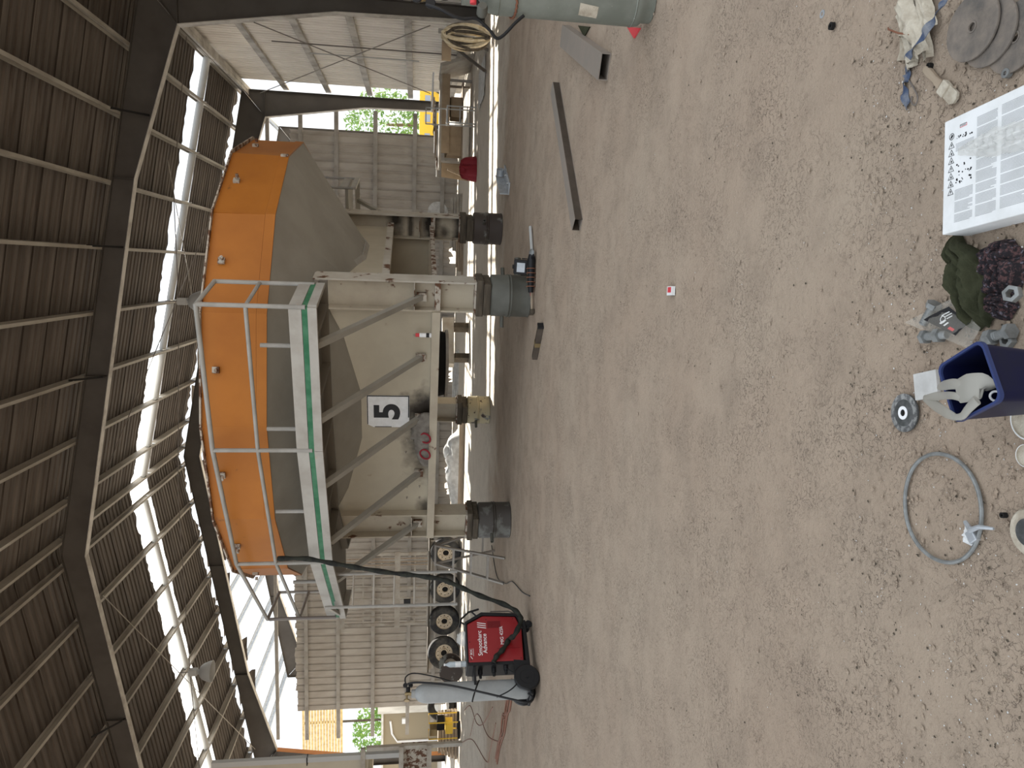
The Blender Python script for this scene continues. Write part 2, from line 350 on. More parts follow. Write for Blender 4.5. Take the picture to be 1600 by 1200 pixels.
ceiling = struct('ceiling')
def rib(y, w, pitch=0.25, h=0.032):
    """trapezoid profile points over a width"""
    pts = []; n = int(round(w / pitch))
    for k in range(n):
        b = y + k * pitch
        pts += [(b, 0), (b + pitch * 0.56, 0), (b + pitch * 0.66, h), (b + pitch * 0.90, h)]
    pts[0] = (y - 0.03, 0.002); pts.append((y + w + 0.03, -0.002)); return pts
def roof_sheet_mesh(side, w, jag0=0, jag1=0, seed=0, x0=None, x1=None):
    rnd = random.Random(seed); pr = rib(0, w); nx = 110 if (jag0 or jag1) else 2
    xa = (XE + 0.35) if x0 is None else x0; xb = XR if x1 is None else x1
    mb = MB(); rows = []
    j0 = [0] * (nx + 1); j1 = [0] * (nx + 1); a = b = 0
    for i in range(nx + 1):
        a = max(0, min(1, a * 0.5 + rnd.uniform(-0.1, 0.75))); b = max(0, min(1, b * 0.5 + rnd.uniform(-0.1, 0.75)))
        j0[i] = a * jag0; j1[i] = b * jag1
    for i in range(nx + 1):
        x = xa + (xb - xa) * i / nx; xx = x if side > 0 else 2 * XR - x
        row = []
        for (y, h) in pr:
            yy = min(max(y, j0[i]) if jag0 else y, w - j1[i]) if jag1 else (max(y, j0[i]) if jag0 else y); row.append((xx, yy, zs(x) + h))
        rows.append(row)
    n = len(pr)
    mb.v = [p for r in rows for p in r]
    for i in range(nx):
        for k in range(n - 1):
            q = (i*n+k, i*n+k+1, (i+1)*n+k+1, (i+1)*n+k); mb.f.append(q)
    return mb.mesh('roof_sheet', m_roof)
GAP0, GAP1 = 24.25, 25.55
meshes = {s: roof_sheet_mesh(s, 1.0) for s in (1, -1)}
y = 8.25
k = 0
while y < GAP0 - 0.1:
    last = y + 1.0 > GAP0 - 0.01
    for s in (1, -1):
        me = roof_sheet_mesh(s, 1.0, 0, 0.22, 40 + s) if last else meshes[s]
        inst(me, 'roof_sheet', ceiling, (0, y, 0.006 * (k % 2)))
    y += 1.0; k += 1
for i, w in enumerate((1.0, 1.0, 1.0, 1.0)):
    y = GAP1 + i * 1.0
    for s in (1, -1):
        j0 = 0.18 if i == 0 else 0; j1 = 0.55 if i == 3 else 0
        inst(roof_sheet_mesh(s, 1.0, j0, j1, 60 + i * 2 + s) if (j0 or j1) else meshes[s], 'roof_sheet', ceiling, (0, y, 0.006 * (i % 2)))
# translucent sheets added to stop the sun; right stretch left open for its strip
def sun_stop(side, x0, x1):
    mb = MB()
    pr = [(-0.32, 0.06), (0.3, 0.03), (0.7, 0), (1.1, 0.03), (GAP1 - GAP0 + 0.32, 0.06)]
    vs = []
    for x in (x0, x1):
        xx = x if side > 0 else 2 * XR - x
        vs += [(xx, GAP0 + yy, zs(x) + 0.05 + h) for yy, h in pr]
    n = len(pr); mb.add(vs, [(k_, k_+1, n+k_+1, n+k_) for k_ in range(n-1)])
    mb.build('sun_stop_sheet', m_sky, ceiling)
sun_stop(1, -3.2, XR); sun_stop(-1, XE, XR)
# ridge capping
mb = MB()
for s in (1, -1): mb.bar((XR + s*0.16, 8.1, zs(XR) + 0.03), (XR + s*0.16, GAP0, zs(XR) + 0.03), 0.36, 0.01, (s*SL, 0, 1))
mb.build('ridge_cap', m_roof, ceiling)
# purlins (lipped channels): roofed bays, then the bare bay beyond the back wall
PX = [6.35, 5.0, 3.42, 1.82, 0.24, -1.38, -3.02, -4.68, -6.3, -7.35, -8.15, -9.7, -11.28, -12.86, -14.46, -16.06, -17.7, -19.3, -20.9, -21.85]
def purlin(x, y0, y1, mat, name):
    z = zt(x) + 0.1; up = (SL if x > XR else -SL, 0, 1); mb = MB(); s = 1 if x > XR else -1
    mb.bar((x, y0, z), (x, y1, z), 0.012, 0.2, up)
    for dz in (-0.095, 0.095): mb.bar((x - s*0.035, y0, z + dz), (x - s*0.035, y1, z + dz), 0.075, 0.01, up)
    mb.bar((x - s*0.07, y0, z - 0.085), (x - s*0.07, y1, z - 0.085), 0.008, 0.025, up)
    return mb.build(name, mat, ceiling)
for x in PX: purlin(x, 8.2, 30.6, m_purlin, 'purlin')
for x in PX: purlin(x, 30.6, 39.2, m_galv, 'purlin')  # same purlins in a paler material, standing in for the glare outside
# cleats and loose end plates on the purlins
cleat = MB().box((0, 0, 0), (0.012, 0.10, 0.22)).mesh('cleat', m_steel)
for x in PX[1:-1]:
    for Y in (19.2, 25.15, 28.9): inst(cleat, 'cleat', ceiling, (x + 0.02, Y, zt(x) + 0.09))
# torn flaps of sheet curling down at the broken end
for i, x in enumerate([-8.9, -10.5, -12.1, -13.7, -15.3, -16.9, -18.5, -4.0, -5.5]):
    mb = MB(); rnd = random.Random(i); wv = rnd.uniform(0.9, 1.25); ln = rnd.uniform(0.5, 0.95)
    mb.grid(lambda u, v: (x + (u - .5) * wv + 0.06 * sin(9*v + i), 29.5 + ln * sin(v * 1.5) + 0.05 * noise.noise(Vector((u*5, v*5, i))), zs(x) - 0.02 - 0.55 * ln * v * v - SL * abs(u - .5) * 0.3), 6, 6)
    mb.build('torn_sheet', m_roof, ceiling)

# corrugated walls -------------------------------------------------
wall_right = struct('wall_right')
def wall_sheet_mesh(w, z0, z1, pitch, h, mat, jag=0, seed=0, jtop=0):
    rnd = random.Random(seed); pr = rib(0, w, pitch, h); mb = MB(); n = len(pr); zz = [z0, (z0+z1)/2, z1]
    for j, z in enumerate(zz):
        for (y, hh) in pr:
            d = rnd.uniform(0, jag) if (j == 0 and jag) else (-rnd.uniform(0, jtop) if j == 2 and jtop else 0); mb.v.append((y, hh, z + d))
    for j in range(2):
        for k in range(n - 1): mb.f.append((j*n+k, j*n+k+1, (j+1)*n+k+1, (j+1)*n+k))
    return mb.mesh('wall_sheet', mat)
me = wall_sheet_mesh(0.9, 0.02, 8.25, 0.225, 0.075, m_wallr)
for i in range(11): inst(me, 'wall_sheet', wall_right, (6.62 + 0.004*(i % 2), 18.4 + i * 0.9, 0), (0, 0, pi/2))
for i in range(12): inst(me, 'wall_sheet', wall_right, (6.62 + 0.004*(i % 2), 7.6 + i * 0.9, 0), (0, 0, pi/2))
for z in (0.36, 1.91, 3.45, 5.0, 6.56):
    mb = MB(); mb.bar((6.45, 7.6, z), (6.45, 29.2, z), 0.012, 0.2)
    for d in (-0.095, 0.095): mb.bar((6.485, 7.6, z+d), (6.485, 29.2, z+d), 0.08, 0.01)
    mb.build('girt', m_flange, wall_right)
mb = MB(); mb.bar((6.35, 7.6, 7.98), (6.35, 29.6, 7.98), 0.16, 0.22); mb.bar((6.2, 7.6, 7.88), (6.2, 29.6, 7.88), 0.12, 0.012); mb.build('eave_strut', m_flange, wall_right)

wall_back = struct('wall_back')
YB = 29.25
for i in range(25):
    x = -19.25 + i * 0.97; jag = 0.0; rag = i in (10, 11, 15, 16, 20, 21)
    me = wall_sheet_mesh(1.0, 0.03 if rag else 0.0, 6.50 + 0.03 * (i % 3), 0.25 if 0 else 0.3333, 0.03, m_wallb, 0.30 if rag else 0.03, i, 0.06)
    inst(me, 'wall_sheet', wall_back, (x, YB - 0.004 * (i % 2), 0))
for z in (0.62, 1.72, 3.24, 4.72, 6.06):
    mb = MB(); mb.bar((-20.6, YB - 0.11, z), (5.9, YB - 0.11, z), 0.012, 0.16)
    for d in (-0.075, 0.075): mb.bar((-20.6, YB - 0.075, z+d), (5.9, YB - 0.075, z+d), 0.07, 0.01)
    mb.build('girt', m_girt, wall_back)
mb = MB(); mb.bar((-20.5, YB - 0.1, 7.28), (5.6, YB - 0.1, 7.28), 0.08, 0.14); mb.build('tie_rail', m_girt, wall_back)
# pale round patch on the sheeting behind the far leg
mb = MB(); c = atY(684, 331, YB - 0.02); mb.lathe([(0.40, 0), (0.40, 0.012)], 28, TR((c.x, YB - 0.012, c.z), rx=pi/2)); mb.build('pale_patch', m_tarp, wall_back)

# portal frames ----------------------------------------------------
def poly_web(mb, pts, Y, t=0.014): mb.prism(pts, t, XZ(Y))
def frame(Y, label, dx=0.0, orange=False, flange=m_flange):
    t = thing('portal_frame', label, 'steel frame', (XR, Y, 0))
    for s, nm in ((1, 'r'), (-1, 'l')):
        f = lambda x: (x + dx - XR) if s > 0 else (XR - x - dx)
        col_in = [(6.13, 0.0), (6.06, 3.63), (5.5, 7.3)]; col_out = [(6.45, 8.1), (6.45, 0.0)]
        mb = MB(); poly_web(mb, [(f(x), z) for x, z in col_in + col_out], 0)
        col = mb.build('column', m_frame, t)
        fm = m_orange if (orange and s < 0) else flange
        mb = MB()
        for a, b in zip(col_in[:-1], col_in[1:]): mb.bar((f(a[0]), 0, a[1]), (f(b[0]), 0, b[1]), 0.24, 0.02, (s, 0, 0.01))
        mb.build('inner_flange', fm, col)
        mb = MB(); mb.bar((f(6.45), 0, 0), (f(6.45), 0, 8.1), 0.24, 0.02, (s, 0, 0.01)); mb.build('outer_flange', m_frame, col)
        MB().bar((f(5.5), 0, 7.3), (f(6.45), 0, 7.3), 0.2, 0.014).build('stiffener', m_frame, col); MB().bar((f(5.5), 0, 7.3), (f(6.4), 0, 8.0), 0.2, 0.014).build('stiffener', m_frame, col)
        mb = MB(); mb.box((f(6.28), 0, 0.012), (0.55, 0.36, 0.024)); mb.build('base_plate', m_frame, col)
        bot = [(5.5, 7.3), (1.89, 8.42), (XR - dx, 10.07)]; top = [(XR - dx, zt(XR)), (6.45, zt(6.45))]
        mb = MB(); poly_web(mb, [(f(x), z) for x, z in bot + top], 0)
        raf = mb.build('rafter', m_frame, t)
        mb = MB()
        for a, b in zip(bot[:-1], bot[1:]): mb.bar((f(a[0]), 0, a[1]), (f(b[0]), 0, b[1]), 0.2, 0.018, (0, 0, 1))
        mb.build('bottom_flange', flange, raf)
        mb = MB(); mb.bar((f(top[1][0]), 0, top[1][1] - 0.01), (f(top[0][0]), 0, top[0][1] - 0.01), 0.2, 0.016); mb.build('top_flange', m_frame, raf)
        for x in (1.89, -3.0): MB().box((f(x), 0, (zt(x) + (8.42 + (1.89 - x) * 0.1712)) / 2), (0.016, 0.19, zt(x) - (8.42 + (1.89 - x) * 0.1712))).build('splice_plate', m_frame, raf)
        if Y < 25:
            for x in (3.4, 0.24, -3.0):                                   # dark fly braces between purlin and rafter
                mb = MB(); zb = 8.42 + (1.89 - x) * 0.1712 if x < 1.89 else 8.42 - (x - 1.89) * 0.31
                mb.bar((f(x), -0.02, zb + 0.08), (f(x), -0.75, zt(x) + 0.08), 0.05, 0.012); mb.build('fly_brace', m_matt_black, raf)
    return t
frame(19.0, 'dark tapered portal frame spanning the shed in the foreground')
frame(29.0, 'dark portal frame at the back wall with an orange left column', dx=-0.12, orange=True)
frame(36.3, 'bare sunlit portal frame standing outside beyond the back wall', dx=-0.1)

# ================================================================== ROOF FITTINGS
def ptube(name, path, r, mat, label, cat, n=8, group=None, parent=None, closed=False):
    o = MB().tube(path, r, n, closed).build(name, mat, parent, smooth=True)
    if label: tag(o, label, cat, group)
    return o
tp = thing('roof_pipe', 'pale grey pipe running along the bright roof gap from eave over ridge', 'pipe', (XR, 24.82, 0))
for a, b in zip(PX[:-1], PX[1:]):
    if abs(a - b) < 0.9: continue
    o = MB().tube([(a - XR - 0.06, 0, zs(a) - 0.12), (b - XR + 0.06, 0, zs(b) - 0.12)], 0.115, 14).build('pipe_length', m_pipe, tp, smooth=True)
    MB().box((b - XR + 0.04, 0, zs(b) - 0.13), (0.05, 0.30, 0.10)).build('bracket', m_steel, o)
def roofpt(x, y, dz):
    d = FW * FPX + RT * (600 - y) - UP * (x - 800)
    a = (8.12 + dz + SL * XE - EYE.z) / (d.z + SL * d.x); p = EYE + d * a
    if p.x < XR:
        a = (8.12 + dz + SL * (XE - 2 * XR) - EYE.z) / (d.z - SL * d.x); p = EYE + d * a
    return p
ptube('bracing_rod', [roofpt(352, 285, -0.1), roofpt(165, 738, -0.1)], 0.014, m_wire, 'thin steel bracing rod slanting under the right roof slope', 'rod')
ptube('bracing_rod', [roofpt(262, 250, -0.1), roofpt(295, 430, -0.1), roofpt(318, 590, -0.1)], 0.012, m_purlin, 'pale bracing rod crossing behind the lamp on the right slope', 'rod')
ptube('bracing_rod', [roofpt(160, 930, -0.1), roofpt(400, 1172, -0.1)], 0.014, m_purlin, 'pale bracing rod slanting under the left roof slope', 'rod')
ptube('bracing_rod', [V(6.28, *atX(397, 35, 6.28)[1:]), V(6.28, *atX(672, 146, 6.28)[1:])], 0.016, m_wire, 'wall bracing rod falling from near eave to far foot', 'rod')
ptube('bracing_rod', [V(6.24, *atX(672, 40, 6.24)[1:]), V(6.24, *atX(405, 146, 6.24)[1:])], 0.016, m_purlin, 'wall bracing rod rising from near foot to far eave', 'rod')
for (pa, pb, lab) in (((430, 73), (715, 78), 'thin vertical conduit on the right corrugated wall'), ((486, 87), (655, 92), 'shorter pale conduit on the right corrugated wall')):
    a, b = atX(*pa, 6.36), atX(*pb, 6.36); ym_ = (a.y + b.y) / 2
    ptube('conduit', [V(6.36, ym_, a.z), V(6.36, ym_, max(0.3, b.z))], 0.02, m_wire if pa[0] < 450 else m_pipe, lab, 'conduit')
l1 = atY(286, 471, 22.0); l2 = atY(303, 1050, 22.0)
ptube('lamp_cable', [V(6.1, 22, 8.0), V(2.0, 22, 8.5), V(l1.x, 22, l1.z + 0.12), V((l1.x+l2.x)/2, 22, l1.z + 0.35), V(l2.x, 22, l2.z + 0.12), V(-20, 22, 8.2)], 0.013, m_wire, 'thin electric cable strung across under the roof with the two lamps', 'cable')
def lamp(p, label):
    t = thing('high_bay_lamp', label, 'lamp', p, group='bell lamps under the roof')
    MB().box((0, 0, 0.02), (0.20, 0.20, 0.26)).build('ballast_box', m_pipe, t, bevel=0.015)
    MB().lathe([(0.07, -0.11), (0.08, -0.16), (0.17, -0.20), (0.25, -0.30), (0.31, -0.45), (0.335, -0.56), (0.325, -0.56), (0.30, -0.45), (0.24, -0.31), (0.16, -0.215), (0.06, -0.18)], 28, None, True, True).build('reflector', m_pipe, t, smooth=True)
    MB().lathe([(0.03, -0.18), (0.05, -0.26), (0.045, -0.34), (0.0, -0.37)], 12).build('bulb', m_textw, t, smooth=True)
    MB().tube([(0, 0, 0.13), (0, 0, 0.5)], 0.012).build('hook', m_wire, t)
lamp(l1, 'bell shaped lamp hanging just above the orange hopper rim')
lamp(l2, 'bell shaped lamp hanging over the left side of the shed')

# ================================================================== THE HOPPER
HC = V(-1.667, 12.568, 0); HT = 0.297
hop = thing('hopper', 'large orange and grey steel hopper numbered 5 standing on four drums', 'hopper', HC, -HT)
def HP(along, out, z): return V(-along, -out, z)            # hopper frame: along = to the left, out = towards the camera
RR = 3.60; ZB = 3.42; ZTOP = 4.20; KC = 0.64
def ring(k, r, z):
    a = radians(11.25 + 22.5 * k); return V(-r * sin(a), -r * cos(a), z)
def slab(mb, quad, t):                                      # four corners, thickness inwards along normal
    a, b, c, d = quad; n = (b - a).cross(d - a).normalized() * t
    vs = [a, b, c, d, a - n, b - n, c - n, d - n]
    return mb.add(vs, [(0,1,2,3),(7,6,5,4),(0,4,5,1),(1,5,6,2),(2,6,7,3),(3,7,4,0)])
for k in range(16):
    tilt = random.uniform(-0.01, 0.01)
    mb = MB(); slab(mb, (ring(k, RR, ZB + 0.13), ring(k-1, RR, ZB + 0.13), ring(k-1, RR + tilt, ZTOP), ring(k, RR + tilt, ZTOP)), 0.02)
    p = mb.build('rim_panel', m_orange, hop)
    mb = MB(); slab(mb, (ring(k, RR + 0.012, ZB), ring(k-1, RR + 0.012, ZB), ring(k-1, RR + 0.012, ZB + 0.125), ring(k, RR + 0.012, ZB + 0.125)), 0.03); mb.build('rim_band', m_orange, p)
    mid = (ring(k, RR, 0) + ring(k-1, RR, 0)) / 2; ang = atan2(mid.y, mid.x)
    lug = MB(); lug.box((mid.x * 1.006, mid.y * 1.006, 4.02), (0.04, 0.08, 0.08), ang); lug.lathe([(0.022, 0), (0.022, 0.05)], 8, TR((mid.x * 1.02, mid.y * 1.02, 4.0), rz=ang, ry=pi/2)); lug.build('lifting_lug', m_rusty, p)
    r1 = 0.62; z1 = ZB - (RR - r1) * KC
    mb = MB(); slab(mb, (ring(k, r1, z1), ring(k-1, r1, z1), ring(k-1, RR - 0.01, ZB), ring(k, RR - 0.01, ZB)), 0.015)
    mb.build('cone_panel', m_grey, hop)
    mb = MB(); mb.bar(ring(k, RR + 0.02, ZTOP), ring(k-1, RR + 0.02, ZTOP), 0.06, 0.02); mb.build('rim_lip', m_rusty, p)
    if k % 5 == 2:
        mb = MB(); mb.box(ring(k, RR + 0.012, ZB + 0.06), (0.03, 0.09, 0.10), ang); mb.build('patch_plate', m_rusty, p)
# outlet
mb = MB(); mb.lathe([(0.66, 1.56), (0.62, 1.30), (0.55, 1.06), (0.50, 1.06), (0.55, 1.30)], 20, None, False, False); mb.build('outlet_boot', m_matt_black, hop, smooth=True)
mb = MB(); mb.lathe([(0.55, 1.03), (0.60, 1.03), (0.60, 1.08), (0.55, 1.08), (0.55, 1.03)], 20, None, False, False); mb.build('outlet_lip', m_trailer, hop, smooth=True)

LX, LY = 1.968, 1.937
def cone_top(al, out):
    ap = max(al * sin(radians(22.5*k)) + out * cos(radians(22.5*k)) for k in range(16))
    return min(ZB, ZB - (RR * cos(radians(11.25)) - ap) * KC / cos(radians(11.25)))
def skirt(side, name='skirt_plate', zlo=1.36, zlim=9):
    n = 40; w = (LX if side in 'FB' else LY) - 0.2; d = (LY if side in 'FB' else LX)
    top = []; 
    for i in range(n + 1):
        a = -w + 2 * w * i / n
        al, out = {'F': (a, d), 'B': (a, -d), 'R': (-d, a), 'L': (d, a)}[side]
        top.append((a, min(zlim, cone_top(al, out) + 0.01)))
    poly = [(-w, zlo), (w, zlo)] + top[::-1]
    mb = MB()
    Mx = {'F': XZ(-d), 'B': XZ(d), 'R': YZ(d), 'L': YZ(-d)}[side]
    mb.prism([(-x, z) for x, z in poly], 0.012, Mx)
    return mb.build(name, m_cream, hop)
def stain(m, spots):
    # scorch marks: dark blots of given centre and half-size, broken up by noise
    t = m.node_tree; b = t.nodes['Principled BSDF']; co = t.nodes.new('ShaderNodeTexCoord')
    cur = b.inputs['Base Color'].links[0].from_socket
    nz_ = t.nodes.new('ShaderNodeTexNoise'); nz_.inputs['Scale'].default_value = 7; nz_.inputs['Detail'].default_value = 5; t.links.new(co.outputs['Object'], nz_.inputs['Vector'])
    for c_, h_, amt in spots:
        mp = t.nodes.new('ShaderNodeMapping'); mp.vector_type = 'POINT'
        mp.inputs['Scale'].default_value = [1 / q for q in h_]; mp.inputs['Location'].default_value = [-c_[i] / h_[i] for i in range(3)]
        t.links.new(co.outputs['Object'], mp.inputs[0]); ln = t.nodes.new('ShaderNodeVectorMath'); ln.operation = 'LENGTH'; t.links.new(mp.outputs[0], ln.inputs[0])
        ad = t.nodes.new('ShaderNodeMath'); ad.operation = 'MULTIPLY_ADD'; t.links.new(nz_.outputs['Fac'], ad.inputs[0]); ad.inputs[1].default_value = 0.9; t.links.new(ln.outputs['Value'], ad.inputs[2])
        mr = t.nodes.new('ShaderNodeMapRange'); mr.inputs['From Min'].default_value = 1.55; mr.inputs['From Max'].default_value = 0.75; mr.inputs['To Max'].default_value = amt; t.links.new(ad.outputs[0], mr.inputs['Value'])
        mxn = t.nodes.new('ShaderNodeMix'); mxn.data_type = 'RGBA'; t.links.new(mr.outputs[0], mxn.inputs['Factor']); t.links.new(cur, mxn.inputs['A']); mxn.inputs['B'].default_value = (0.018, 0.013, 0.009, 1); cur = mxn.outputs['Result']
    t.links.new(cur, b.inputs['Base Color'])
m_front = m_cream.copy(); m_front.name = 'hopper_front_plate'
stain(m_front, [((-0.33, -LY, 1.36), (0.82, 0.5, 0.46), 0.96), ((0.10, -LY, 1.50), (0.34, 0.5, 0.42), 0.95), ((-1.7, -LY, 1.40), (0.22, 0.3, 0.16), 0.8)])
m_legB = m_leg.copy(); m_legB.name = 'leg_scorched'
stain(m_legB, [((LX, LY, 1.34), (0.7, 0.7, 0.20), 0.98), ((LX + .1, LY, 2.0), (0.4, 0.5, 0.18), 0.95), ((LX, LY, 0.80), (0.7, 0.6, 0.14), 0.98), ((LX, LY, 1.72), (0.6, 0.5, 0.07), 0.85), ((LX - .1, LY, 1.08), (0.16, 0.5, 0.12), 0.8)])
sk = skirt('F'); sk.data.materials[0] = m_front; skirt('B'); skirt('L', zlo=1.36); skirt('R', zlo=2.1)
# lighter edge trim where the right plate meets the cone
mb = MB(); pts = [HP(-LX - 0.012, a, cone_top(-LX, a)) for a in (-1.7, -0.39, 0.39, 1.7)]
for a, b in zip(pts[:-1], pts[1:]): mb.bar(a, b, 0.02, 0.16, (1, 0, 0.6))
mb.build('edge_trim', m_white, hop)
# legs: H columns with web facing front
legs = {}
for nm, (sx_, sy_) in dict(A=(1, -1), B=(1, 1), C=(-1, -1), D=(-1, 1)).items():
    cx_, cy_ = sx_ * LX, sy_ * LY; zb = {'A': 0.79, 'B': 0.82, 'C': 0.74, 'D': 0.72}[nm]; ztp = 2.98
    mb = MB(); mb.box((cx_, cy_, (zb + ztp) / 2), (0.40, 0.02, ztp - zb))
    lg = mb.build('leg', m_legB if nm == 'B' else m_leg, hop); legs[nm] = lg
    for s in (-1, 1):
        mb = MB(); mb.box((cx_ + s * 0.21, cy_, (zb + ztp) / 2), (0.022, 0.30, ztp - zb)); mb.build('leg_flange', m_legr if s > 0 and nm in 'AB' else m_leg, lg)
    mb = MB(); mb.box((cx_, cy_, zb - 0.012), (0.48, 0.36, 0.024)); mb.build('base_plate', m_rusty, lg)
    for z in ((1.30, 1.62) if nm in 'AC' else (1.30, 1.55)):
        mb = MB(); mb.box((cx_, cy_ - 0.09 if nm in 'AC' else cy_ - 0.08, z), (0.40, 0.14, 0.012 if z > 1.4 else 0.08)); mb.build('leg_stiffener', m_rusty, lg)
# tie beams
def tie(p, q, w, h, mat): mb = MB(); mb.bar(p, q, w, h); return mb.build('tie_beam', mat, hop)
tie(HP(-1.75, LY + 0.09, 1.315), HP(2.18, LY + 0.09, 1.315), 0.20, 0.115, m_leg)
tie(HP(-1.75, -LY, 1.315), HP(1.75, -LY, 1.315), 0.16, 0.115, m_leg)
tie(HP(-LX, -1.8, 2.08), HP(-LX, 1.8, 2.04), 0.14, 0.11, m_legr)
tie(HP(-LX, -1.8, 1.33), HP(-LX, 1.8, 1.33), 0.10, 0.07, m_rusty)
tie(HP(LX, -1.8, 1.33), HP(LX, 1.8, 1.33), 0.12, 0.11, m_leg)
# bolt heads on the front plate
bolt = MB().lathe([(0.018, 0), (0.018, 0.014)], 6, TR((0, 0, 0), rx=pi/2)).add([], []); bolt.lathe([(0.008, 0), (0.008, 0.045)], 6, TR((0, 0, 0), rx=pi/2)); bolt_me = bolt.mesh('bolt', m_rusty)
for al, z in ((-1.33, 1.62), (-0.95, 1.62), (0.42, 1.70), (0.42, 1.50), (0.64, 1.72), (0.64, 1.52), (1.28, 1.70), (1.28, 1.50), (1.50, 1.70), (1.50, 1.50)):
    p = HP(al, LY + 0.006, z); inst(bolt_me, 'bolt', hop, p)
# number sign
def sgn():
    zc, ac = 1.99, -0.08
    fr = HP(ac, LY + 0.012, zc)
    mb = MB(); mb.prism([(-0.27, -0.315), (0.27, -0.315), (0.27, 0.315), (-0.22, 0.315), (-0.27, 0.22)], 0.006, Matrix.Translation(fr) @ XZ())
    s_ = mb.build('number_sign', m_paper, hop); s_['label'] = 'white plate with a black number 5'
    for (a, b, c, d) in ((-0.10, -0.312, 0.27, -0.297), (0.255, -0.31, 0.27, 0.31), (-0.22, 0.30, 0.27, 0.313), (-0.268, -0.05, -0.258, 0.2)):
        mb = MB(); mb.box((fr.x + (a + c) / 2, fr.y - 0.005, fr.z + (b + d) / 2), (c - a, 0.004, d - b)); mb.build('border', m_textk, s_)
    text('5', 0.60, m_textk, 'numeral', s_, Matrix.Translation((fr.x + 0.0, fr.y - 0.0045, fr.z)) @ Matrix.Rotation(pi/2, 4, 'X'), 0.001, sxy=(0.95, 0.86), bold=0.022)
sgn()
# ---------------- service platform
P = [(-2.42, 3.05), (-2.42, 3.85), (-0.60, 3.92), (1.45, 3.54), (3.72, 2.25), (4.05, 1.25)]
Q = [(-2.42, 2.85), (-2.42, 2.88), (-0.56, 2.92), (1.10, 2.72), (2.75, 1.62), (3.0, 1.05)]
ZD = 2.84
mb = MB()
for i in range(5):
    a, b, c, d = HP(*P[i], ZD), HP(*P[i+1], ZD), HP(*Q[i+1], ZD), HP(*Q[i], ZD)
    slab(mb, (a, d, c, b) if i else (a, d, c, b), 0.05)
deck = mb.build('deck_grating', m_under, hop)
for i in range(5):
    mb = MB(); mb.bar(HP(*P[i], ZD + 0.095), HP(*P[i+1], ZD + 0.095), 0.012, 0.14); mb.build('toe_board', m_white, hop)
    mb = MB(); mb.bar(HP(*P[i], ZD - 0.095), HP(*P[i+1], ZD - 0.095), 0.05, 0.10); mb.build('edge_channel', m_white, hop)
    mb = MB(); mb.bar(HP(*P[i], ZD - 0.012), HP(*P[i+1], ZD - 0.012), 0.012, 0.062); mb.build('grating_edge', m_green, hop)
    mb = MB(); mb.bar(HP(*Q[i], ZD - 0.10), HP(*Q[i+1], ZD - 0.10), 0.05, 0.10)
    if i: mb.build('inner_channel', m_under, hop)
for t_ in (-2.1, -1.3, -0.5, 0.4, 1.2):                       # cross joists under the deck
    def lerp(pl, a):
        for i in range(1, len(pl) - 1):
            if pl[i][0] <= a <= pl[i+1][0]:
                f = (a - pl[i][0]) / (pl[i+1][0] - pl[i][0]); return pl[i][1] + f * (pl[i+1][1] - pl[i][1])
        return pl[-1][1]
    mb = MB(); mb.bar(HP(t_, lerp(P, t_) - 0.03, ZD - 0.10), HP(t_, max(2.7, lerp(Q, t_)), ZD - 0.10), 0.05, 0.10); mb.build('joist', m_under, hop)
ZR, ZM = 3.98, 3.46
posts = [P[0], P[1], P[2], P[3], P[4], P[5]]
def oset(p, d=0.03): l = hypot(*p); return (p[0] * (1 + d / l), p[1] * (1 + d / l))
for i, p in enumerate(posts):
    q = oset(p, 0.0); z1 = ZR - (0.0)
    mb = MB(); mb.tube([HP(*q, ZD - 0.02), HP(*q, z1)], 0.026, 10); mb.build('rail_post', m_rail, hop, smooth=True)
mb = MB(); mb.tube([HP(*oset(p, 0), ZR) for p in posts], 0.028, 10); mb.build('top_rail', m_rail, hop, smooth=True)
mb = MB(); mb.tube([HP(*oset(p, 0), ZM) for p in posts], 0.024, 10); mb.build('mid_rail', m_rail, hop, smooth=True)
mb = MB(); mb.tube([HP(3.55, 2.42, ZD), HP(3.55, 2.42, ZR - 0.25), HP(3.58, 2.40, ZR - 0.1), HP(3.68, 2.3, ZR - 0.06)], 0.026, 10); mb.build('gate_loop', m_wire, hop, smooth=True)
for al, out in ((-1.85, 3.62), (-0.75, 3.66), (0.55, 3.58), (2.4, 2.85)):
    mb = MB(); mb.tube([HP(al, out, ZD), HP(al, out, ZB - 0.03)], 0.026, 10); mb.build('stub_post', m_rail, hop, smooth=True)
# knee braces
for al, ta, to in ((-1.93, -1.92, 3.76), (-1.0, -0.98, 3.86), (0.0, 0.05, 3.72), (1.0, 1.15, 3.50), (1.98, 2.25, 3.02)):
    mb = MB(); mb.bar(HP(al, LY + (0.06 if abs(al) < 1.5 else 0.04), 1.52), HP(ta, to, ZD - 0.10), 0.075, 0.075)
    br = mb.build('knee_brace', m_grey, hop)
    mb = MB(); mb.box(HP(al, LY + 0.05, 1.52), (0.12, 0.05, 0.14)); mb.build('brace_foot', m_rusty, br)
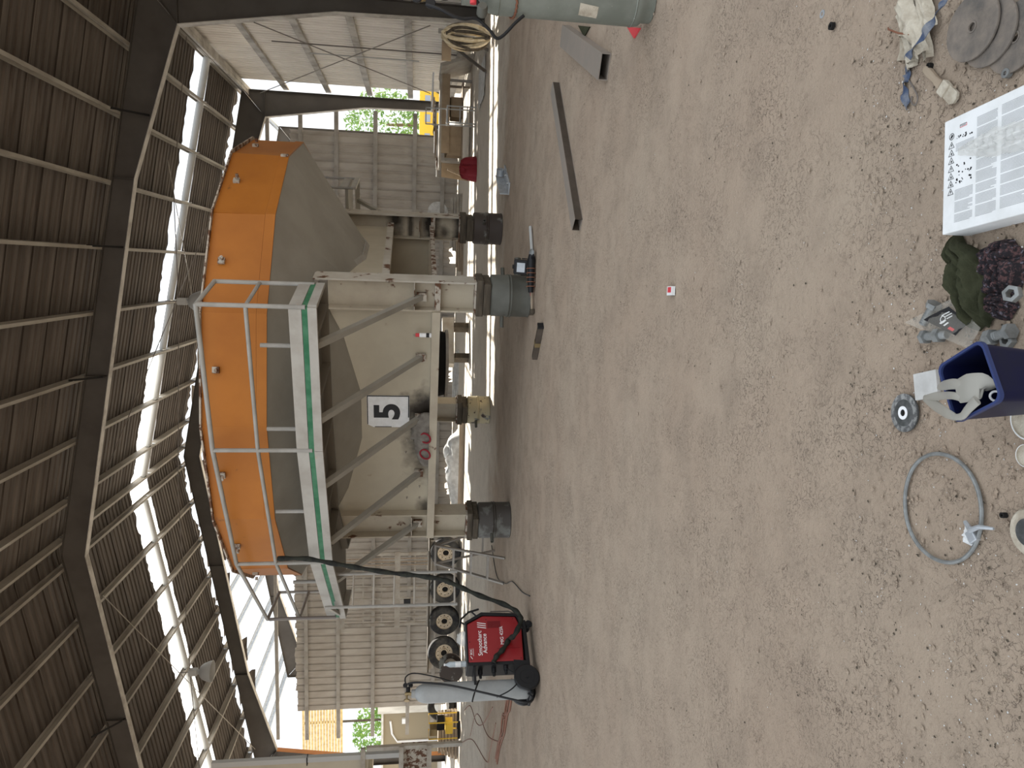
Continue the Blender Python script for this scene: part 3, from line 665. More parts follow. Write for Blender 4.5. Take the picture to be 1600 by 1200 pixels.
# second platform on the far right side
RP = [(-2.42, -2.85), (-2.42, -3.85), (-0.60, -3.92), (-0.56, -2.92)]
mb = MB(); slab(mb, tuple(HP(a, o_, ZD + 0.1) for a, o_ in RP[::-1]), 0.05); mb.build('deck_grating', m_grey, hop)
for i in range(3):
    mb = MB(); mb.bar(HP(*RP[i], ZD + 0.19), HP(*RP[i+1], ZD + 0.19), 0.012, 0.14); mb.build('toe_board', m_white, hop)
    mb = MB(); mb.bar(HP(*RP[i], ZD), HP(*RP[i+1], ZD), 0.05, 0.10); mb.build('edge_channel', m_white, hop)
mb = MB(); mb.tube([HP(*RP[0], ZD), HP(*RP[0], 4.05), HP(*RP[1], 4.05), HP(*RP[1], ZD)], 0.025, 8); mb.build('top_rail', m_rail, hop, smooth=True)
mb = MB(); mb.bar(HP(-2.0, -3.75, ZD - 0.02), HP(-1.96, -2.05, 1.9), 0.07, 0.07); mb.build('knee_brace', m_grey, hop)
# access ladder below the left end of the platform
Hinv = (Matrix.Translation(HC) @ Matrix.Rotation(-HT, 4, 'Z')).inverted()
la, lb = V(-4.55, 10.24, 0), V(-4.97, 10.03, 0); la = Hinv @ la; lb = Hinv @ lb
for q in (la, lb):
    mb = MB(); mb.tube([(q.x, q.y, 2.86), (q.x, q.y, 0.92)], 0.022, 8); mb.build('ladder_rail', m_rail, hop, smooth=True)
for i in range(6):
    mb = MB(); z = 2.46 - i * 0.30; mb.tube([(la.x, la.y, z), (lb.x, lb.y, z)], 0.016, 6); mb.build('ladder_rung', m_trailer, hop, smooth=True)
mb = MB(); mb.bar((la.x, la.y, 2.80), HP(3.2, 2.55, 2.80), 0.05, 0.05); mb.bar((lb.x, lb.y, 2.80), HP(3.6, 2.3, 2.80), 0.05, 0.05); mb.build('ladder_bracket', m_grey, hop)

# ---------------- drums and packing under the legs
def drum(nm, mat, label, h, stubs):
    lx, ly = dict(A=(LX, -LY), B=(LX, LY), C=(-LX, -LY), D=(-LX, LY))[nm]
    w = Matrix.Translation(HC) @ Matrix.Rotation(-HT, 4, 'Z') @ V(lx, ly, 0)
    t = thing('steel_drum', label, 'drum', (w.x, w.y, 0), group='drums under the hopper legs')
    r = 0.295
    b = MB().lathe([(r - 0.01, 0), (r + 0.006, 0.012), (r, 0.03), (r, h * 0.46), (r + 0.014, h * 0.49), (r, h * 0.52), (r + 0.012, h * 0.56), (r, h * 0.59), (r, h - 0.03), (r - 0.012, h - 0.008), (r - 0.03, h)], 40).build('drum_body', mat, t, smooth=True)
    for a, z in stubs:
        MB().lathe([(0.028, 0.0), (0.028, 0.17), (0.02, 0.17), (0.02, 0.1)], 12, TR((r * 0.96 * cos(a), r * 0.96 * sin(a), z), rz=a, ry=pi/2), True, True).build('pipe_stub', m_drumA, t, smooth=True)
    return w
for nm, mat, lb_, h, st in (('A', m_drumA, 'grey green steel drum under the nearest hopper leg', 0.56, ((3.25, 0.38), (0.55, 0.36))),
                        ('B', m_drumB, 'dark brown scorched drum under the far right hopper leg', 0.545, ((-1.3, 0.36),)),
                        ('C', m_drumC, 'dark grey patchy drum under the left hopper leg beside the stepladder', 0.535, ((-2.1, 0.32),)),
                        ('D', m_drumD, 'cream drum with rust blotches under the far hopper leg', 0.48, ((-2.3, 0.30),))):
    w = drum(nm, mat, lb_, h, st); zb = {'A': 0.766, 'B': 0.796, 'C': 0.716, 'D': 0.696}[nm]
    hh = (zb - h) / 2; who = {'A': 'nearest', 'B': 'far right', 'C': 'left front', 'D': 'far left'}[nm]
    for j in range(2):
        wdt = ((0.40, 0.50), (0.52, 0.42))[j]
        if nm == 'A' and j == 0: wdt = (0.46, 0.44)
        o = MB().box((0, 0, hh / 2), (wdt[0], wdt[1], hh - 0.002)).build('packing_block', m_wood, bevel=0.012, loc=(w.x, w.y, h + j * hh)); o.rotation_euler = (0, 0, -HT + 0.05 * j)
        tag(o, '%s dark timber packing block under the %s hopper leg' % (('lower', 'upper')[j], who), 'timber block', 'packing blocks on the drums')

# ---------------- things left on the hopper's front beam
Hm = Matrix.Translation(HC) @ Matrix.Rotation(-HT, 4, 'Z')
zbm = 1.373
p = Hm @ HP(0.35, LY + 0.115, zbm)
sack = thing('sack', 'grey stuffed sack with red loops lying on the front beam', 'sack', p, -HT)
def sackf(u, v):
    a = 2 * pi * u; e = v * pi / 2; cz = sin(e); cr_ = cos(e); k_ = 1 + 0.16 * noise.noise(Vector((3 * cos(a), 3 * sin(a), 2.5 * v + 1)))
    return (0.47 * cos(a) * cr_ ** 0.8 * k_, 0.10 * sin(a) * cr_ ** 0.6 * k_, 0.27 * cz ** 0.9 * (0.85 + 0.15 * cos(a)) * k_)
mb = MB(); mb.grid(sackf, 40, 12)
mb.build('sack_body', m_sack, sack, smooth=True)
for i, xx in enumerate((-0.06, 0.13)):
    ring_ = [(xx * -1.5 + 0.08 * cos(a), -0.112 + 0.04 * sin(a), 0.055 + 0.075 * sin(a)) for a in [2 * pi * j / 20 for j in range(20)]]
    MB().tube(ring_, 0.015, 6, True).build('red_loop', m_redbag, sack, smooth=True)
p = Hm @ HP(-1.38, LY + 0.12, zbm)
can = thing('spray_can', 'white spray can with red cap standing on the front beam', 'spray can', p)
MB().lathe([(0.030, 0), (0.032, 0.006), (0.032, 0.155), (0.026, 0.172)], 18).build('can_body', m_textw, can, smooth=True)
MB().lathe([(0.0325, 0.03), (0.0325, 0.075)], 18).build('dark_band', m_textk, can, smooth=True)
MB().lathe([(0.027, 0.170), (0.027, 0.222), (0.022, 0.226)], 18).build('cap', m_textr, can, smooth=True)

# ================================================================== WELDING SET
WA = atan2(0.835, 0.55); WO = V(-5.18, 8.18, 0)
wm = Matrix.Translation(WO) @ Matrix.Rotation(WA, 4, 'Z')
weld = thing('welding_machine', 'red and black wheeled welding machine with white lettering', 'welding machine', WO, WA)
HW = 0.165
body = [(0.25, 0.17), (0.68, 0.155), (0.86, 0.225), (0.885, 0.66), (0.77, 0.872), (0.25, 0.876)]
MB().prism(body, 2 * HW, XZ()).build('red_body', m_red, weld, bevel=0.012)
mb = MB(); fr = [(0.68, 0.15), (0.865, 0.215), (0.89, 0.665), (0.775, 0.885)]; fo = [(0.68, 0.135), (0.905, 0.19), (0.935, 0.68), (0.80, 0.905)]
mb.prism(fr + fo[::-1], 2 * HW + 0.02, XZ()); mb.build('front_panel', m_black, weld, bevel=0.01)
MB().box((0.51, 0, 0.885), (0.56, 2 * HW + 0.012, 0.02)).build('top_tray', m_black, weld, bevel=0.006)
mb = MB(); mb.box((0.34, 0, 0.115), (0.95, 2 * HW - 0.02, 0.05)); mb.box((-0.04, 0, 0.11), (0.30, 0.36, 0.035)); mb.build('chassis', m_black, weld, bevel=0.008)
mb = MB(); mb.box((0.235, 0, 0.52), (0.05, 2 * HW - 0.02, 0.72)); mb.build('rear_panel', m_black, weld, bevel=0.006)
for zz in (0.72, 0.55, 0.40):
    MB().lathe([(0.03, 0), (0.03, 0.06), (0.018, 0.06), (0.018, 0.10)], 12, TR((0.21, -0.07 + (zz - .5) * .3, zz), ry=-pi/2)).build('socket', m_black, weld, smooth=True)
mb = MB(); mb.prism([(-0.12, 0.10), (0.24, 0.10), (0.26, 0.30), (0.10, 0.30)], 0.012, XZ(-HW)); mb.build('side_gusset', m_black, weld)
mb = MB(); mb.box((0.10, 0, 0.80), (0.24, 2 * HW - 0.06, 0.03)); mb.build('cylinder_bracket', m_black, weld)
def wheel(x, y, r, wd, nm):
    t_ = MB().lathe([(r * 0.55, -wd/2), (r * 0.92, -wd/2), (r, -wd/4), (r, wd/4), (r * 0.92, wd/2), (r * 0.55, wd/2)], 28, TR((x, y, r), rx=pi/2)).build(nm, m_black, weld, smooth=True)
    MB().lathe([(r * 0.56, -wd/2 - 0.002), (r * 0.5, -wd * 0.3), (0.02, -wd * 0.3), (0.02, -wd/2 - 0.01), (0.0, -wd/2 - 0.01)], 20, TR((x, y, r), rx=pi/2), False, False).build('hub', m_black, t_, smooth=True)
    MB().lathe([(r * 0.56, -wd/2 - 0.002), (r * 0.5, -wd * 0.3), (0.02, -wd * 0.3), (0.02, -wd/2 - 0.01), (0.0, -wd/2 - 0.01)], 20, TR((x, y, r), rx=-pi/2), False, False).build('hub', m_black, t_, smooth=True)
    return t_
for s in (-1, 1): wheel(0.0, s * 0.215, 0.162, 0.06, 'rear_wheel')
for s in (-1, 1):
    c_ = wheel(0.80 + 0.03 * s, s * 0.12, 0.05, 0.035, 'caster_wheel')
    MB().prism([(-0.03, 0.0), (0.03, 0.0), (0.02, 0.07), (-0.02, 0.07)], 0.05, Matrix.Translation((0.80 + 0.03 * s, s * 0.12, 0.045)) @ XZ()).build('caster_fork', m_black, c_)
mb = MB(); mb.tube([(0.76, -0.10, 0.965), (0.88, -0.10, 0.945), (0.98, -0.10, 0.84), (1.02, -0.10, 0.70)], 0.014, 8); mb.build('handle', m_black, weld, smooth=True)
for p_ in (((0.80, 0.89), (0.84, 0.955)), ((0.92, 0.74), (0.985, 0.80))):
    MB().tube([(p_[0][0], -0.10, p_[0][1]), (p_[1][0], -0.10, p_[1][1])], 0.012, 8).build('handle_strut', m_black, weld, smooth=True)
mb = MB(); mb.tube([(0.92, -0.09, 0.56), (0.985, -0.09, 0.54), (0.985, -0.09, 0.30), (0.95, -0.09, 0.22)], 0.009, 8); mb.build('front_bar', m_wire, weld, smooth=True)
sidey = -HW - 0.0015
def wt(body_, size, x, z, mat=m_textw, sxy=(1, 1), bold=0.0): text(body_, size, mat, 'lettering', weld, Matrix.Translation((x, sidey, z)) @ Matrix.Rotation(pi/2, 4, 'X'), 0.0006, 'LEFT', sxy, bold)
wt('Smootharc', 0.078, 0.33, 0.715, bold=0.0003); wt('Advance', 0.078, 0.36, 0.652, bold=0.0003)
for i in range(3):
    mb = MB(); mb.prism([(0, 0), (0.010, 0), (0.030, 0.115), (0.020, 0.115)], 0.001, Matrix.Translation((0.702 + i * 0.030, sidey, 0.625)) @ XZ()); mb.build('stripe', m_textw, weld)
wt('MIG 425R', 0.062, 0.47, 0.425); wt('BOC', 0.040, 0.345, 0.835)
MB().prism([(0.285, 0.822), (0.297, 0.822), (0.335, 0.848), (0.323, 0.848)], 0.001, XZ(sidey)).build('logo_mark', m_textw, weld)
mb = MB(); mb.box((0.38, sidey, 0.808), (0.10, 0.001, 0.004)); mb.build('stripe', m_textw, weld)
for i in range(11):
    MB().box((0.755, -HW - 0.002, 0.44 + i * 0.016), (0.095, 0.006, 0.009)).build('vent_slat', m_dred, weld)
MB().box((0.42, sidey, 0.35), (0.004, 0.002, 0.30)).build('panel_seam', m_dred, weld)
for x_, z_ in ((0.28, 0.84), (0.28, 0.20), (0.52, 0.85), (0.66, 0.19), (0.83, 0.62), (0.83, 0.26), (0.28, 0.55)):
    MB().lathe([(0.007, 0), (0.005, 0.004)], 8, TR((x_, -HW, z_), rx=pi/2)).build('screw', m_black, weld)

gc = thing('gas_cylinder', 'tall pale grey gas cylinder standing on the back of the welding machine', 'gas cylinder', wm @ V(-0.045, 0.0, 0.128), WA)
MB().lathe([(0.10, 0), (0.118, 0.02), (0.12, 0.05), (0.12, 1.26), (0.112, 1.32), (0.092, 1.37), (0.06, 1.405), (0.052, 1.41), (0.052, 1.455), (0.036, 1.46)], 36).build('cylinder_body', m_cyl, gc, smooth=True)
v_ = MB().lathe([(0.022, 1.455), (0.022, 1.53), (0.016, 1.54)], 12).build('valve', m_brass, gc, smooth=True)
MB().lathe([(0.012, 0), (0.012, 0.05), (0.034, 0.05), (0.034, 0.066)], 12, TR((-0.02, 0, 1.515), ry=-pi/2)).build('hand_wheel', m_brass, v_, smooth=True)
rg = MB().lathe([(0.026, 0), (0.026, 0.055), (0.02, 0.06)], 14, TR((0.02, 0, 1.50), ry=pi/2)).build('regulator', m_black, gc, smooth=True)
for dz in (-0.03, 0.035): MB().lathe([(0.028, 0), (0.028, 0.022)], 16, TR((0.09, -0.03, 1.50 + dz), rx=pi/2)).build('gauge', m_black, rg, smooth=True)
MB().tube([(0.12 * cos(a) * 1.01, 0.12 * sin(a) * 1.01, 0.66 - 0.05 * cos(a)) for a in [2*pi*j/28 for j in range(28)]], 0.009, 6, True).build('chain', m_matt_black, gc, smooth=True)
def W3(*pts): return [wm @ V(*p_) for p_ in pts]
def smooth_path(pts, n=6):
    pts = [Vector(p_) for p_ in pts]; out = []
    for i in range(len(pts) - 1):
        p0 = pts[max(i-1, 0)]; p1 = pts[i]; p2 = pts[i+1]; p3 = pts[min(i+2, len(pts)-1)]
        for k_ in range(n):
            t_ = k_ / n; out.append(0.5 * ((2*p1) + (p2-p0)*t_ + (2*p0-5*p1+4*p2-p3)*t_*t_ + (3*p1-p0-3*p2+p3)*t_**3))
    out.append(pts[-1]); return out
def hose(name, pts, r, mat, label, cat, n=8): return ptube(name, smooth_path(pts), r, mat, label, cat, n)
hose('gas_hose', W3((0.06, -0.05, 1.63), (0.03, -0.14, 1.50), (-0.03, -0.17, 1.15), (-0.15, -0.20, 0.75), (-0.27, -0.22, 0.36), (-0.31, -0.22, 0.20), (-0.26, -0.20, 0.11), (-0.18, -0.17, 0.16)), 0.013, m_black, 'thick black hose sagging down the front of the grey cylinder', 'hose')
hose('gas_hose', W3((0.08, 0.0, 1.66), (0.16, -0.02, 1.66), (0.20, -0.03, 1.55), (0.16, 0.03, 1.25), (0.12, 0.16, 0.95), (0.16, 0.16, 0.8)), 0.008, m_black, 'thin black hose looping over from the regulator behind the cylinder', 'hose')
hose('control_cable', W3((0.20, -0.10, 0.42), (0.12, -0.17, 0.36), (0.02, -0.21, 0.28), (-0.08, -0.23, 0.30), (-0.16, -0.22, 0.40), (-0.2, -0.15, 0.55)), 0.008, m_black, 'thin black cable looped round the foot of the cylinder', 'cable')
# cable bundle from the platform to the machine
cb = [V(-3.94, 9.41, 3.40), V(-3.945, 9.40, 3.03), V(-3.99, 9.33, 2.66), V(-4.03, 9.26, 2.32), V(-4.08, 9.19, 1.89), V(-4.10, 9.13, 1.55), V(-4.13, 9.05, 1.20), V(-4.20, 8.97, 0.97), V(-4.28, 8.87, 0.72), V(-4.37, 8.76, 0.38), V(-4.42, 8.62, 0.22), V(-4.47, 8.48, 0.20), V(-4.57, 8.32, 0.30)] + W3((0.52, -0.215, 0.335), (0.38, -0.22, 0.43), (0.29, -0.22, 0.52), (0.22, -0.20, 0.56))
pth = smooth_path(cb, 8); rr_ = [0.031 + 0.006 * sin(i * 0.9) for i in range(len(pth))]
tag(MB().tube(pth, rr_, 10).build('cable_bundle', m_olive, None, smooth=True), 'black wrapped cable bundle running from the platform rail down to the welding machine', 'cable')
# thin cables trailing on the ground behind the machine
hose('thin_cable', [V(-4.35, 8.95, 0.012), V(-4.6, 9.6, 0.012), V(-4.9, 10.6, 0.012), V(-5.3, 11.4, 0.012), V(-5.7, 12.6, 0.012), V(-5.5, 13.6, 0.012)], 0.008, m_black, 'thin black cable trailing on the ground past the stepladder', 'cable')
# bottle and plastic bag on top
bt = thing('water_bottle', 'clear plastic water bottle standing on the welding machine', 'bottle', wm @ V(0.30, -0.02, 0.896))
MB().lathe([(0.030, 0), (0.036, 0.01), (0.036, 0.15), (0.034, 0.17), (0.036, 0.19), (0.034, 0.215), (0.014, 0.255), (0.013, 0.272)], 20).build('bottle_body', m_bottle, bt, smooth=True)
MB().lathe([(0.0365, 0.07), (0.0365, 0.14)], 20, None, False, False).build('bottle_label', m_paper, bt, smooth=True)
MB().lathe([(0.015, 0.268), (0.015, 0.286)], 14).build('cap', m_textw, bt)
mb = MB(); rnd = random.Random(4)
mb.grid(lambda u, v: (0.10 * (1 - 0.5*v*v) * cos(2*pi*u) * (1 + 0.25 * noise.noise(Vector((6*u, 3*v, 1)))), 0.07 * (1 - 0.5*v*v) * sin(2*pi*u) * (1 + 0.3 * noise.noise(Vector((5*u, 4*v, 7)))), 0.105 * v * (1 + 0.2 * noise.noise(Vector((4*u, v, 3))))), 22, 8)
o = mb.build('plastic_bag', m_film, None, smooth=True, loc=wm @ V(0.66, 0.0, 0.897)); tag(o, 'crumpled clear plastic bag on the front of the welding machine', 'plastic bag')

# ================================================================== STEPLADDER, TRAILER, LEFT TANK
sl = thing('stepladder', 'grey metal stepladder standing beside the left drum', 'ladder', (-5.2, 12.4, 0))
def S(x, y_, z): return V(x + 5.2, y_ - 12.4, z)
tops = [S(-4.98, 12.35, 1.17), S(-5.32, 12.35, 1.17)]
fb = [S(-4.93, 11.60, 0.0), S(-5.42, 11.66, 0.0)]; rb = [S(-4.92, 13.15, 0.0), S(-5.42, 13.15, 0.0)]
for a, b in zip(tops, fb): MB().bar(a, b, 0.03, 0.06).build('front_rail', m_girt, sl)
for a, b in zip(tops, rb): MB().bar(a, b, 0.03, 0.045).build('rear_leg', m_girt, sl)
for f_ in (0.26, 0.52, 0.76):
    a = tops[0].lerp(fb[0], f_); b = tops[1].lerp(fb[1], f_); MB().bar(a, b, 0.09, 0.035).build('step', m_girt, sl)
for f_ in (0.45, 0.78):
    a = tops[0].lerp(rb[0], f_); b = tops[1].lerp(rb[1], f_); MB().bar(a, b, 0.03, 0.03).build('rear_brace', m_girt, sl)
MB().box((tops[0] + tops[1]) / 2 + V(0, 0.03, 0.015), (0.40, 0.16, 0.03)).build('top_cap', m_girt, sl)

trl = thing('trailer', 'grey flatbed trailer with stake frame and cream wheel hubs by the back wall', 'trailer', (-11.0, 23.6, 0))
def T(x, y_, z): return V(x + 11.0, y_ - 23.6, z)
for yy in (22.75, 24.6): MB().bar(T(-9.0, yy, 0.92), T(-13.6, yy, 0.92), 0.10, 0.16).build('chassis_rail', m_trailer, trl)
MB().box(T(-11.3, 23.7, 1.02), (4.7, 2.3, 0.05)).build('bed', m_wood, trl)
for xx in (-9.40, -10.6, -11.88):
    MB().bar(T(xx, 22.65, 0.95), T(xx, 22.65, 3.92), 0.09, 0.07).build('stake_post', m_trailer, trl)
for zz, hh in ((3.88, 0.16), (2.08, 0.18), (1.02, 0.16)): MB().bar(T(-9.3, 22.6, zz), T(-11.98, 22.6, zz), 0.05, hh).build('stake_rail', m_trailer, trl)
for i, xx in enumerate((-9.55, -9.66, -9.77, -10.15, -10.95, -11.35, -11.6)):
    MB().tube([T(xx, 22.62, 1.0), T(xx, 22.62, 3.85)], 0.018 if i < 3 else 0.03, 6).build('stake_bar', m_trailer if i > 2 else m_plank, trl)
for i, zz in enumerate((1.5, 2.6, 3.2)): MB().bar(T(-9.4, 22.66, zz), T(-11.88, 22.66, zz), 0.03, 0.05).build('stake_slat', m_trailer, trl)
MB().box(T(-11.05, 22.58, 1.75), (0.14, 0.06, 0.22)).build('lamp_box', m_black, trl)
def tyre(x, y_, r, par, tilt=0.0, nm='wheel', rz=0.0):
    Mx = TR((x, y_, r), rz=rz, rx=pi/2 + tilt)
    o_ = MB().lathe([(r*0.55, -0.13), (r*0.62, -0.145), (r*0.93, -0.14), (r, -0.10), (r, 0.10), (r*0.93, 0.14), (r*0.62, 0.145), (r*0.55, 0.13)], 36, Mx, False, False).build(nm, m_tyre, par, smooth=True)
    MB().lathe([(r*0.56, 0.13), (r*0.55, 0.10), (r*0.50, 0.085), (r*0.30, 0.085), (r*0.27, 0.12), (r*0.20, 0.12), (r*0.19, 0.06)], 30, Mx, False, False).build('rim', m_hub, o_, smooth=True)
    MB().lathe([(r*0.20, 0.07), (0.0, 0.07)], 20, Mx, False, False).build('hub_bore', m_matt_black, o_)
    for k_ in range(10):
        a = 2*pi*k_/10; MB().lathe([(0.016, 0.07), (0.016, 0.10)], 6, Mx @ Matrix.Translation((r*0.40*cos(a), r*0.40*sin(a), 0))).build('wheel_stud', m_matt_black, o_)
for xx in (-9.30, -10.58, -11.72): tyre(xx - -11.0, 22.52 - 23.6, 0.50, trl)
tyre_t = thing('spare_wheel', 'truck wheel with cream hub leaning at the left end of the trailer', 'wheel', (-12.72, 22.2, 0)); tyre(0, 0, 0.52, tyre_t, 0.12, 'tyre', 0.25)
dr = thing('cable_reel', 'dark round reel lying on its rim between wheel and welding machine', 'reel', (-12.35, 20.6, 0))
for yy in (-0.24, 0.24): MB().lathe([(0.36, -0.02), (0.36, 0.02)], 28, TR((0, yy, 0.36), rx=pi/2)).build('flange', m_drumB, dr, smooth=True)
MB().lathe([(0.20, -0.24), (0.20, 0.24)], 20, TR((0, 0, 0.36), rx=pi/2)).build('core', m_girt, dr, smooth=True)
tp2 = thing('tyre_stack', 'worn black tyre leaning against boards by the left opening', 'tyre', (-15.2, 23.0, 0))
MB().lathe([(0.28, -0.11), (0.46, -0.12), (0.50, -0.07), (0.50, 0.07), (0.46, 0.12), (0.28, 0.11), (0.28, -0.11)], 36, TR((0, 0, 0.5), rz=0.5, rx=pi/2 - 0.2), False, False).build('tyre_body', m_tyre, tp2, smooth=True)
o = thing('board_stack', 'stack of pale weathered boards leaning near the left wall opening', 'boards', (-15.6, 22.0, 0))
for i in range(6): MB().box((0.0 + 0.02*i, 0, 0.06 + 0.11 * i), (1.5 - 0.06 * i, 0.5, 0.09), 0.2 + 0.04 * (i % 3)).build('board', m_plank, o)

tank = thing('storage_tank', 'tall beige panelled steel tank with rust at the left edge of view', 'tank', (-16.3, 20.9, 0))
def K(x, y_, z): return V(x + 16.3, y_ - 20.9, z)
MB().box(K(-18.3, 21.6, 5.1), (2.9, 2.6, 4.5)).build('tank_shell', m_cream, tank)
MB().bar(K(-14.74, 19.96, 1.9), K(-14.74, 19.96, 7.4), 0.16, 0.14).build('corner_flange', m_pipe, tank)
MB().box(K(-16.3, 20.05, 5.1), (3.0, 0.02, 4.5)).build('front_panel', m_cream, tank)
MB().box(K(-14.78, 19.96, 4.65), (0.24, 0.2, 0.03)).build('flange_joint', m_matt_black, tank)
for zz in (3.0, 1.85, 1.0): MB().bar(K(-14.45, 19.9, zz), K(-17.7, 19.9, zz), 0.10, 0.14).build('frame_rail', m_trailer, tank)
for xx in (-14.50, -16.2, -17.6): MB().bar(K(xx, 19.95, 0.0), K(xx, 19.95, 2.9), 0.12, 0.12).build('frame_leg', m_trailer, tank)
MB().box(K(-15.9, 20.25, 1.45), (2.6, 0.05, 0.8)).build('rusty_panel', m_rusty, tank)
MB().box(K(-15.5, 20.02, 6.0), (0.7, 0.012, 0.28)).build('red_stencil', m_textr, tank)
eng = thing('engine_unit', 'small yellow framed engine unit under the left tank', 'engine', (-14.6, 21.0, 0))
for i, (x_, z_) in enumerate(((0, 0.35), (0.12, 0.62), (-0.1, 0.85))): MB().box((x_, 0, z_), (0.34 - 0.05*i, 0.4, 0.24)).build('engine_block', (m_yellow, m_matt_black, m_brass)[i], eng, bevel=0.02)
for s in (-1, 1): MB().bar((-0.3, s*0.25, 0.04), (0.3, s*0.25, 0.04), 0.06, 0.08).build('skid', m_matt_black, eng)
for s in (-1, 1):
    MB().tube([(s*0.28, -0.25, 0.08), (s*0.28, -0.25, 1.0), (s*0.28, 0.25, 1.0), (s*0.28, 0.25, 0.08)], 0.02, 6).build('guard_frame', m_yellow, eng)
# copper cables on the ground at the left
rnd = random.Random(11)
c0 = gp(790, 1175)
cpb = thing('copper_cable_bundle', 'bundle of reddish copper cable strands lying on the ground at the left', 'cable', (c0.x, c0.y, 0))
for i in range(5):
    L = [V(-0.9 + 0.4 * j + rnd.uniform(-.1, .1), 0.9 - 0.25 * j + 0.06 * i + rnd.uniform(-.08, .08), 0.015) for j in range(7)]
    MB().tube(smooth_path(L), 0.013, 6).build('strand', m_copper, cpb, smooth=True)
for i, (pa, pb, pc, lab) in enumerate((((726, 1110), (745, 1130), (770, 1105), 'long brown cable snaking over the ground left of the cylinder'), ((735, 1150), (750, 1120), (782, 1160), 'brown cable loop on the ground by the copper strands'), ((722, 1160), (760, 1190), (775, 1130), 'thin dark cable crossing the ground near the tank'))):
    A, B, C_ = gp(*pa), gp(*pb), gp(*pc)
    hose('ground_cable', [A, A.lerp(B, .5) + V(.3, 0, 0), B, B.lerp(C_, .5) + V(-.25, .1, 0), C_], 0.012, m_copper, lab, 'cable', 6)

# ================================================================== THINGS ALONG THE BACK
bx = thing('steel_box_beam', 'pale box beam end lying behind the nearest hopper leg', 'steel beam', (-2.2, 21.5, 0), 0.5)
MB().box((0, 0, 0.62), (1.5, 0.35, 0.35)).build('beam_body', m_trailer, bx); MB().box((-0.5, 0, 0.22), (0.15, 0.4, 0.44)).build('trestle', m_wood, bx); MB().box((0.5, 0, 0.22), (0.15, 0.4, 0.44)).build('trestle', m_wood, bx)
o = thing('tarpaulin_heap', 'crumpled white tarpaulin heaped on boards behind the hopper', 'tarpaulin', (-6.7, 22.5, 0))
MB().box((0.2, 0, 0.09), (3.6, 0.9, 0.16)).build('board_base', m_plank, o)
mb = MB(); mb.grid(lambda u, v: (-1.5 + 3 * u, -0.45 + 0.9 * v, 0.17 + (0.75 * u ** 0.8 if u < 0.6 else 0.5) * sin(pi*v) ** 0.6 * (0.8 + 0.5 * noise.noise(Vector((u*7, v*5, 1)))) * (1 - abs(2*u-1)**6)), 30, 12); mb.build('sheet', m_tarp, o, smooth=True)
for i, (x_, y_, w_, h_, rz_, mat_, lab) in enumerate(((0.6, 25.0, 1.6, 0.25, 0.1, m_plank, 'low pale plank stack behind the far right drum'), (1.6, 26.5, 2.2, 0.4, -0.1, m_trailer, 'long grey steel profile stack against the back wall'),
        (-4.2, 26.0, 2.5, 0.22, 0.05, m_tarp, 'flat white panels lying by the back wall'), (-8.2, 25.5, 2.4, 0.18, 0.0, m_galv, 'flat galvanised sheets stacked behind the tarpaulin'))):
    t = thing('material_stack', lab, 'stack', (x_, y_, 0), rz_)
    for j in range(4): MB().box((0.05 * (j % 2), 0.04 * j, (j + .5) * h_ / 4 + 0.0), (w_ - 0.15 * j, 0.45 - 0.05 * j, h_ / 4 - 0.01), 0.03 * (j - 1)).build('layer', mat_, t)

# ---------------- scrap covered bench on the right
bench = thing('workbench', 'cluttered steel workbench with brown boxes under the right wall opening', 'workbench', (4.45, 23.2, 0))
MB().box((0, 0, 0.93), (2.7, 0.9, 0.06)).build('bench_top', m_trailer, bench)
MB().box((0.2, -0.44, 0.78), (2.3, 0.03, 0.24)).build('apron', m_card, bench)
for sx_ in (-1.2, 1.2):
    for sy_ in (-0.38, 0.38): MB().box((sx_, sy_, 0.45), (0.07, 0.07, 0.9)).build('leg', m_girt, bench)
MB().box((0, 0, 0.25), (2.5, 0.8, 0.03)).build('shelf', m_plank, bench)
for i, (x_, y_, w_, h_, lab) in enumerate(((-0.55, -0.1, 0.9, 0.46, 'wide brown carton under the left half of the workbench'), (0.45, 0.05, 0.6, 0.35, 'brown carton under the middle of the workbench'))):
    c_ = thing('carton', lab, 'carton', (4.45 + x_, 23.2 + y_, 0.266), 0.1 * i)
    MB().box((0, 0, h_/2), (w_, 0.5, h_)).build('carton_body', m_card, c_, bevel=0.01)
    for s in (-1, 1): MB().box((0, s*0.19, h_ + 0.02), (w_, 0.16, 0.006), 0, s*0.3).build('flap', m_card, c_)
rnd = random.Random(21)
for i in range(12):
    x_ = -1.25 + 0.2 * i + rnd.uniform(-.1, .1); l_ = rnd.uniform(0.7, 1.6); m_ = (m_plank, m_steel, m_rusty, m_trailer, m_card)[i % 5]
    kind = ('lowest pale plank', 'lowest bright steel flat', 'lowest rusty bar', 'lower grey profile', 'lower cardboard strip', 'middle pale plank', 'middle steel flat', 'upper rusty bar', 'upper grey profile', 'upper cardboard strip', 'topmost pale plank', 'topmost steel flat')[i]
    o = MB().box((0, 0, 0), (l_, 0.10, 0.025 + 0.012 * (i % 3))).build('scrap_piece', m_, None, loc=(4.45 + max(-0.9, min(0.9, x_)), 23.2 + rnd.uniform(-.3, .3), 0.985 + 0.018 * i)); o.rotation_euler = (0, rnd.uniform(-.03, .03), rnd.uniform(-.5, .5))
    tag(o, '%s lying in the scrap heap on the workbench' % kind, 'scrap', 'scrap pieces on the workbench')
ch = thing('stool_frame', 'thin grey metal stool frame standing before the workbench', 'stool', (4.25, 21.0, 0))
for sx_ in (-0.22, 0.22):
    for sy_ in (-0.2, 0.2): MB().box((sx_, sy_, 0.70 if sy_ > 0 else 0.40), (0.03, 0.03, 1.40 if sy_ > 0 else 0.80)).build('leg', m_pipe, ch)
